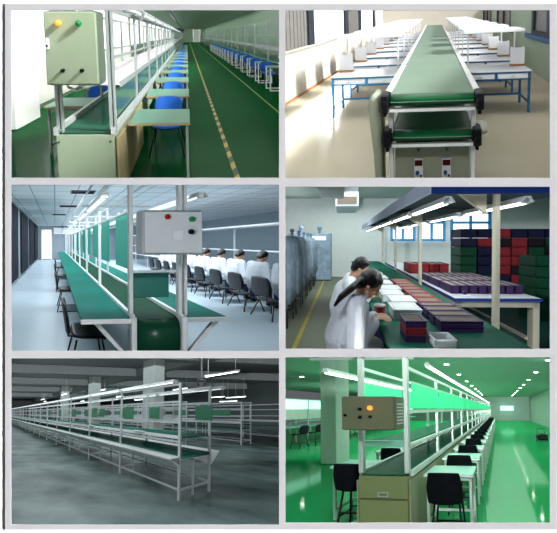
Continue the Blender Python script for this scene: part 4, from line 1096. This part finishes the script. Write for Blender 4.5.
t = thing(r5, 'pipe_drop', 'hanging pipe drop with two hooks near the bright tube light', 'pipe', (6.6, 5.2, 2.35))
part(t, 'pipe', MB().tube((0, 0, .2), (0, 0, 1.8), .02), M['rack'], True)
part(t, 'crossbar', MB().tube((-.2, 0, .2), (.2, 0, .2), .018), M['rack'], True)
for s in (-1, 1): part(t, 'hook', MB().path([(s*.2, 0, .2), (s*.2, 0, .03), (s*.16, 0, 0), (s*.12, 0, .04)], .018), M['dark_metal'], True)
cs = [(5.25+.1*(i % 2), 9.3+.75*i, 0) for i in range(8)]
series(lambda p, lb: chair(r5, 'plastic_chair', lb, p, 90, M['black'], M['dark_metal'], wd=.44, dp=.4, gap=.04), r5, cs, [f'small black chair beyond the middle rack line, {ORD[i]} from its open end' for i in range(8)], 'black chairs beyond the middle rack line')
overhead_fill(r5, .9, 9.2, 7.3, 40, 3.4, 6, (235, 245, 250), 1)
overhead_fill(r5, 9.4, 19, 16, 40, 3.4, 6, (235, 245, 250), 1)
overhead_fill(r5, .5, 5.1, 4.3, 7.1, 2.5, 5, (235, 245, 250), 1)
overhead_fill(r5, .35, 3.1, 2.4, 4.2, 2.15, 4.5, (235, 245, 250), 1)
front_fill(r5, .5, .05, 30, (235, 242, 245))

# =================================================================== hall 6 (lower right): vivid green hall, black stools
r6 = Room(499, 409, 1.55, W6); 
M['floor6'] = sheen('vivid_green_floor', (34, 172, 104), .20, .05, var=.05, scale=.5)
M['ceil6'] = mat('green_grey_ceiling', (168, 200, 184), .7, var=.04)
M['wall6'] = mat('grey_green_wall', (158, 176, 166), .8, var=.05)
M['cab6'] = mat('khaki_metal', (142, 148, 104), .45, var=.04)
M['cab6s'] = mat('khaki_side', (170, 168, 140), .5, var=.04)
M['box6'] = mat('olive_grey_metal', (128, 128, 104), .45, var=.04)
M['top6'] = mat('pale_aqua_top', (150, 205, 190), .35, var=.04)
M['belt6'] = sheen('green_belt6', (40, 108, 84), .08, .15, var=.08)
M['panel_glow'] = mat('glowing_green_panel', (48, 226, 150), .4, var=.04, emit=.55)  # emission added so the panels look lit from behind; they are no lamps
M['fabric'] = mat('black_fabric', (26, 27, 34), .9, var=.15, scale=12)
M['col6'] = mat('white_column', (228, 234, 230), .7, var=.03)
M['haze'] = glow('aqua_light', (190, 255, 235), 1.3)
M['downlight'] = glow('downlight_disc', (255, 255, 250), 30)
zc = 3.2
struct(r6, 'floor', MB().quad((-18, 1.3, 0), (4, 1.3, 0), (4, 30, 0), (-18, 30, 0)), M['floor6'], 'shiny vivid green floor with lamp reflections')
struct(r6, 'ceiling', MB().quad((-18, 1.3, zc), (4, 1.3, zc), (4, 30, zc), (-18, 30, zc)), M['ceil6'], 'green grey ceiling with rows of round downlights')
struct(r6, 'wall_back', MB().quad((-18, 30, 0), (4, 30, 0), (4, 30, zc), (-18, 30, zc)), M['wall6'], 'grey green end wall of the vivid green hall')
struct(r6, 'wall_right', MB().quad((4, 1.3, 0), (4, 30, 0), (4, 30, zc), (4, 1.3, zc)), M['wall6'], 'grey green wall right of the vivid green floor')
struct(r6, 'trim_10', MB().cbox(-4.97, -4.5, 6.0, 6.55, 0, zc, c=.02), M['col6'], 'white square column left of the khaki cabinet', 'column')
t = thing(r6, 'assembly_line', 'long assembly line with khaki end cabinet and bright green panels', 'assembly line', (-1.345, 2.53, 0))
cab = part(t, 'end_cabinet', cbox(-.295, .295, 0, .42, 0, .77, c=.008), M['cab6'], label='khaki end cabinet')
dw = part(cab, 'upper_panel', cbox(-.285, .285, -.012, 0, .52, .76, c=.004), M['cab6']); part(cab, 'lower_panel', cbox(-.285, .285, -.012, 0, .02, .505, c=.004), M['cab6'])
part(dw, 'handle', MB().cbox(-.06, .06, -.02, -.01, .545, .59, c=.006), M['cab6s']) if False else part(cab, 'handle', MB().box(-.06, .06, -.022, -.012, .54, .55).box(-.06, .06, -.022, -.012, .585, .595).box(-.06, -.05, -.022, -.012, .54, .595).box(.05, .06, -.022, -.012, .54, .595), M['alu'])
part(t, 'side_skirt', box(.297, .315, .0, 26, .02, .72), M['cab6s']); part(t, 'side_skirt', box(-.315, -.297, .0, 26, .02, .72), M['cab6s'])
part(t, 'belt', cbox(-.27, .27, .02, 26, .775, .795, c=.004), M['belt6'])
for s in (-1, 1):
    part(t, 'side_rail', box(s*.30-.022, s*.30+.022, .06, 26, .76, .82), M['white_metal'])
    for z in (1.10, 1.50, 2.02): part(t, 'rail', box(s*.28-.018, s*.28+.018, .06, 26, z, z+.04), M['white_metal'])
part(t, 'upper_belt', cbox(-.255, .255, .10, 26, 1.135, 1.165, c=.004), M['belt6']); part(t, 'upper_belt_edge', box(-.26, .26, .07, .10, 1.10, 1.17), M['top6'])
for i in range(21):
    y = .01 if i == 0 else 1.25*i
    for s in (-1, 1): part(t, 'post', cbox(s*.27-.03 if i == 0 else s*.28-.022, s*.27+.03 if i == 0 else s*.28+.022, y, y+.05, .80, 2.25 if i == 0 else 2.05, c=.005), M['alu'])
    if i: part(t, 'shelf_bracket', MB().box(-.26, .26, y+.01, y+.03, 1.06, 1.10), M['alu'])
part(t, 'lamp_arm', MB().box(-1.05, .3, .2, .23, 2.18, 2.21), M['alu'])
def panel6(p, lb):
    t = thing(r6, 'glow_panel', lb, 'panel', p)
    part(t, 'panel', cbox(-.006, .006, 0, 1.17, 0, .31, c=.003), M['panel_glow']); part(t, 'top_strip', MB().box(-.012, .012, 0, 1.17, .31, .325), M['white_metal'])
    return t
series(panel6, r6, [(-1.03, 2.62+1.25*i, 1.56) for i in range(18)], [f'glowing green panel on the aisle side of the line, {ORD[i]} from the front' for i in range(18)], 'bright green panels on the aisle side')
series(panel6, r6, [(-1.66, 2.62+1.25*i, 1.56) for i in range(8)], [f'glowing green panel on the column side of the line, {ORD[i]} from the front' for i in range(8)], 'bright green panels on the column side')
series(lambda p, lb: tube_lamp(r6, 'fluorescent_light', lb, p, None, 1.3, hood=.05, r=.04), r6, [(-1.02, 3.85+1.32*i, 2.19) for i in range(16)], [f'lit tube light above the bright green panels, {ORD[i]} from the front' for i in range(16)], 'tube lights above the green panels')
series(lambda p, lb: tube_lamp(r6, 'fluorescent_light', lb, p, None, 1.3, hood=.05, r=.04), r6, [(-2.33, 3.55+1.32*i, 2.06) for i in range(4)], [f'lit tube light on the column side of the line, {ORD[i]} from the front' for i in range(4)], 'tube lights on the column side')
t = thing(r6, 'control_box', 'olive grey control box with a glowing orange lamp in the vivid green hall', 'control box', (-1.36, 2.27, 1.325))
part(t, 'enclosure', cbox(-.285, .285, .012, .235, 0, .36, c=.008), M['box6'])
dr = part(t, 'door', cbox(-.28, .28, -.008, .012, .006, .354, c=.006), M['box6'])
part(dr, 'indicator_lamp', MB().tube((.032, -.008, .235), (.032, -.03, .235), .024, 14).ell((.032, -.03, .235), (.02, .012, .02), 12, 6), M['lamp_orange'], True, 'glowing orange lamp')
for x, z in ((-.075, .225), (-.075, .14), (.035, .145)): part(dr, 'knob', MB().tube((x, -.008, z), (x, -.026, z), .016, 12).box(x-.004, x+.004, -.034, -.024, z-.014, z+.014), M['black'])
part(dr, 'lock', MB().tube((-.235, -.008, .16), (-.235, -.018, .16), .014, 10), M['black'], True)
for i in range(7): part(t, 'vent_slot', cbox(.284, .289, .05, .20, .06+i*.035, .075+i*.035, c=.002), M['white_metal'])
series(lambda p, lb: table(r6, 'worktable', lb, p, None, .60, .42, .75, M['top6'], M['white_metal'], M['alu']), r6, [(-.64, 2.93+.90*i, 0) for i in range(18)],
       [f'{ORD[i]} aqua worktable from the front on the aisle side, vivid green hall' for i in range(18)], 'aqua worktables on the aisle side')
series(lambda p, lb: table(r6, 'worktable', lb, p, None, .66, .42, .75, M['top6'], M['white_metal'], M['alu']), r6, [(-2.02, 3.22+1.1*i, 0) for i in range(8)],
       [f'{ORD[i]} aqua worktable from the front on the column side, vivid green hall' for i in range(8)], 'aqua worktables on the column side')
series(lambda p, lb: chair(r6, 'bar_stool', lb, p, 0, M['fabric'], M['dark_metal'], wd=.37, dp=.26, gap=-.02, rnd=.25, seat_z=.56, top=.885, foot=True, bar=.2, splay=.02), r6, [(-.60, 2.53+.90*i, 0) for i in range(18)],
       [f'{ORD[i]} black stool with backrest from the front on the aisle side, vivid green hall' for i in range(18)], 'black stools on the aisle side')
series(lambda p, lb: chair(r6, 'bar_stool', lb, p, 0, M['fabric'], M['dark_metal'], wd=.37, dp=.26, gap=-.02, rnd=.25, seat_z=.56, top=.885, foot=True, bar=.2, splay=.02), r6, [(-1.86, 2.85+1.1*i, 0) for i in range(8)],
       [f'{ORD[i]} black stool with backrest from the front on the column side, vivid green hall' for i in range(8)], 'black stools on the column side')
dl = [(1.69, 7.5+2.5*i) for i in range(9)]+[(-1.83, 8.0+2.5*i) for i in range(8)]+[(-5.55, 9.3+2.4*i) for i in range(7)]+[(-9.8, 10.7+2.5*i) for i in range(6)]
dn = [f'round downlight of the row over the aisle, {ORD[i]} from the front' for i in range(9)]+[f'round downlight of the row above the assembly line, {ORD[i]} from the front' for i in range(8)]+[f'round downlight of the row near the column, {ORD[i]} from the front' for i in range(7)]+[f'round downlight of the leftmost row, {ORD[i]} from the front' for i in range(6)]
def dlight(p, lb):
    t = thing(r6, 'downlight', lb, 'light', p)
    part(t, 'disc', MB().tube((0, 0, -.012), (0, 0, 0), .085, 16), M['downlight'], True); part(t, 'trim_ring', MB().tube((0, 0, -.006), (0, 0, 0), .11, 16), M['white_metal'], True)
    return t
series(dlight, r6, [(u, w, zc-.004) for u, w in dl], dn, 'round downlights')
# the far line at the left
for n, (u, w0, lb) in enumerate(((-9.0, 8.3, 'far assembly line behind the column with glowing aqua panels'), (-13.0, 11.5, 'farthest assembly line at the left edge with glowing aqua panels'))):
    t = thing(r6, 'assembly_line', lb, 'assembly line', (u, w0, 0))
    part(t, 'bench_top', cbox(-.6, .6, 0, 14, .76, .80, c=.005), M['top6']); part(t, 'light_band', box(.28, .30, 0, 14, 1.55, 1.95), M['haze']); part(t, 'upper_shelf', box(-.3, .3, 0, 14, 1.10, 1.14), M['white_metal'])
    part(t, 'panel', box(.26, .275, 0, 14, 1.14, 1.55), M['col6'])
    for i in range(10):
        for s in (-1, 1): part(t, 'post', cbox(s*.3-.025, s*.3+.025, 1.5*i, 1.5*i+.05, 0, 2.0, c=.005), M['alu'])
    part(t, 'top_rail', box(-.3, .3, 0, 14, 1.96, 2.0), M['white_metal'])
cs = [(-7.8, 8.4+.75*i, 0) for i in range(14)]
series(lambda p, lb: chair(r6, 'bar_stool', lb, p, 90, M['fabric'], M['dark_metal'], wd=.40, dp=.32, gap=.02, seat_z=.56, top=.90, foot=True), r6, cs,
       [f'small black stool at the far assembly line behind the column, {ORD[i]} from the front' for i in range(14)], 'black stools at the far assembly line')
t = thing(r6, 'floor_machine', 'small dark machine on the floor by the end wall', 'machine', (2.0, 11.0, .0))
part(t, 'body', cbox(-.25, .25, -.25, .25, .06, .34, c=.05), M['black']); part(t, 'handle', MB().path([(-.18, .2, .3), (-.18, .32, .55), (.18, .32, .55), (.18, .2, .3)], .015), M['dark_metal'], True)
for s in (-1, 1): part(t, 'wheel', MB().tube((s*.24, 0, .06), (s*.28, 0, .06), .06, 12), M['dark_metal'], True)
struct(r6, 'window_1', MB().box(.2, 1.9, 29.85, 29.98, 1.35, 1.95), M['haze'], 'bright strip window in the end wall of the vivid green hall')
overhead_fill(r6, -6.2, 1.4, 6.6, 14, 3.1, 3.8, (230, 252, 240), 1)
overhead_fill(r6, -13, 3, 14, 29, 3.1, 3.6, (225, 255, 238), 1)
overhead_fill(r6, -2.25, .5, 2.4, 6.5, 2.15, 4.5, (225, 255, 238), 1)
front_fill(r6, .5, .05, 18, (235, 255, 245))


# ---------------------------------------------------------------- trim every hall to its own cell between the partitions
def planes(room):
    x0, y0, x1, y1 = room.win; e = 1.8
    x0 -= e; y0 -= e; x1 += e; y1 += e
    d = lambda x, y: Vector(((x-CX)/F, 1, -(y-CY)/F))
    a, b, c, g = d(x0, y0), d(x1, y0), d(x1, y1), d(x0, y1)
    ns = [a.cross(b), b.cross(c), c.cross(g), g.cross(a)]
    mid = d((x0+x1)/2, (y0+y1)/2); out = []
    for n in ns:
        n = n.normalized()
        if n.dot(mid) > 0: n = -n
        out.append((CAM.copy(), n))
    out.append((CAM+Vector((0, YB+.06, 0)), Vector((0, -1, 0))))
    return out
bpy.context.view_layer.update()
PL = {}
dead = []
for o, room in ALL:
    if o.type != 'MESH': continue
    if id(room) not in PL: PL[id(room)] = planes(room)
    mw = o.matrix_world; inv = mw.inverted()
    co_ = [mw @ v.co for v in o.data.vertices]
    for c, n in PL[id(room)]:
        if max((p-c).dot(n) for p in co_) > 1e-5:
            if o.data.users > 1: o.data = o.data.copy()
            bm = bmesh.new(); bm.from_mesh(o.data)
            g = bmesh.ops.bisect_plane(bm, geom=bm.verts[:]+bm.edges[:]+bm.faces[:], dist=1e-5, plane_co=inv @ c,
                                       plane_no=(inv.to_3x3() @ n), clear_outer=True)
            if len(bm.verts) == 0:
                bm.free(); dead.append(o); break
            if not (o.get('kind') == 'structure'):
                ed = [x for x in g['geom_cut'] if isinstance(x, bmesh.types.BMEdge) and x.is_valid and x.is_boundary]
                try:
                    if ed: bmesh.ops.holes_fill(bm, edges=ed, sides=0)
                except Exception: pass
            bm.to_mesh(o.data); bm.free()
            co_ = [mw @ v.co for v in o.data.vertices]
deadset = set(dead)
ch = {}
for o, r in ALL:
    if o.parent: ch.setdefault(o.parent, []).append(o)
def kill(o):
    for c in ch.get(o, []): kill(c)
    gone.add(o)
gone = set()
for o in dead: kill(o)
for o, r in ALL:     # an empty whose parts are all gone goes too
    if o.type == 'EMPTY' and o not in gone and all(c in gone for c in ch.get(o, [])): gone.add(o)
for o in gone: bpy.data.objects.remove(o, do_unlink=True)
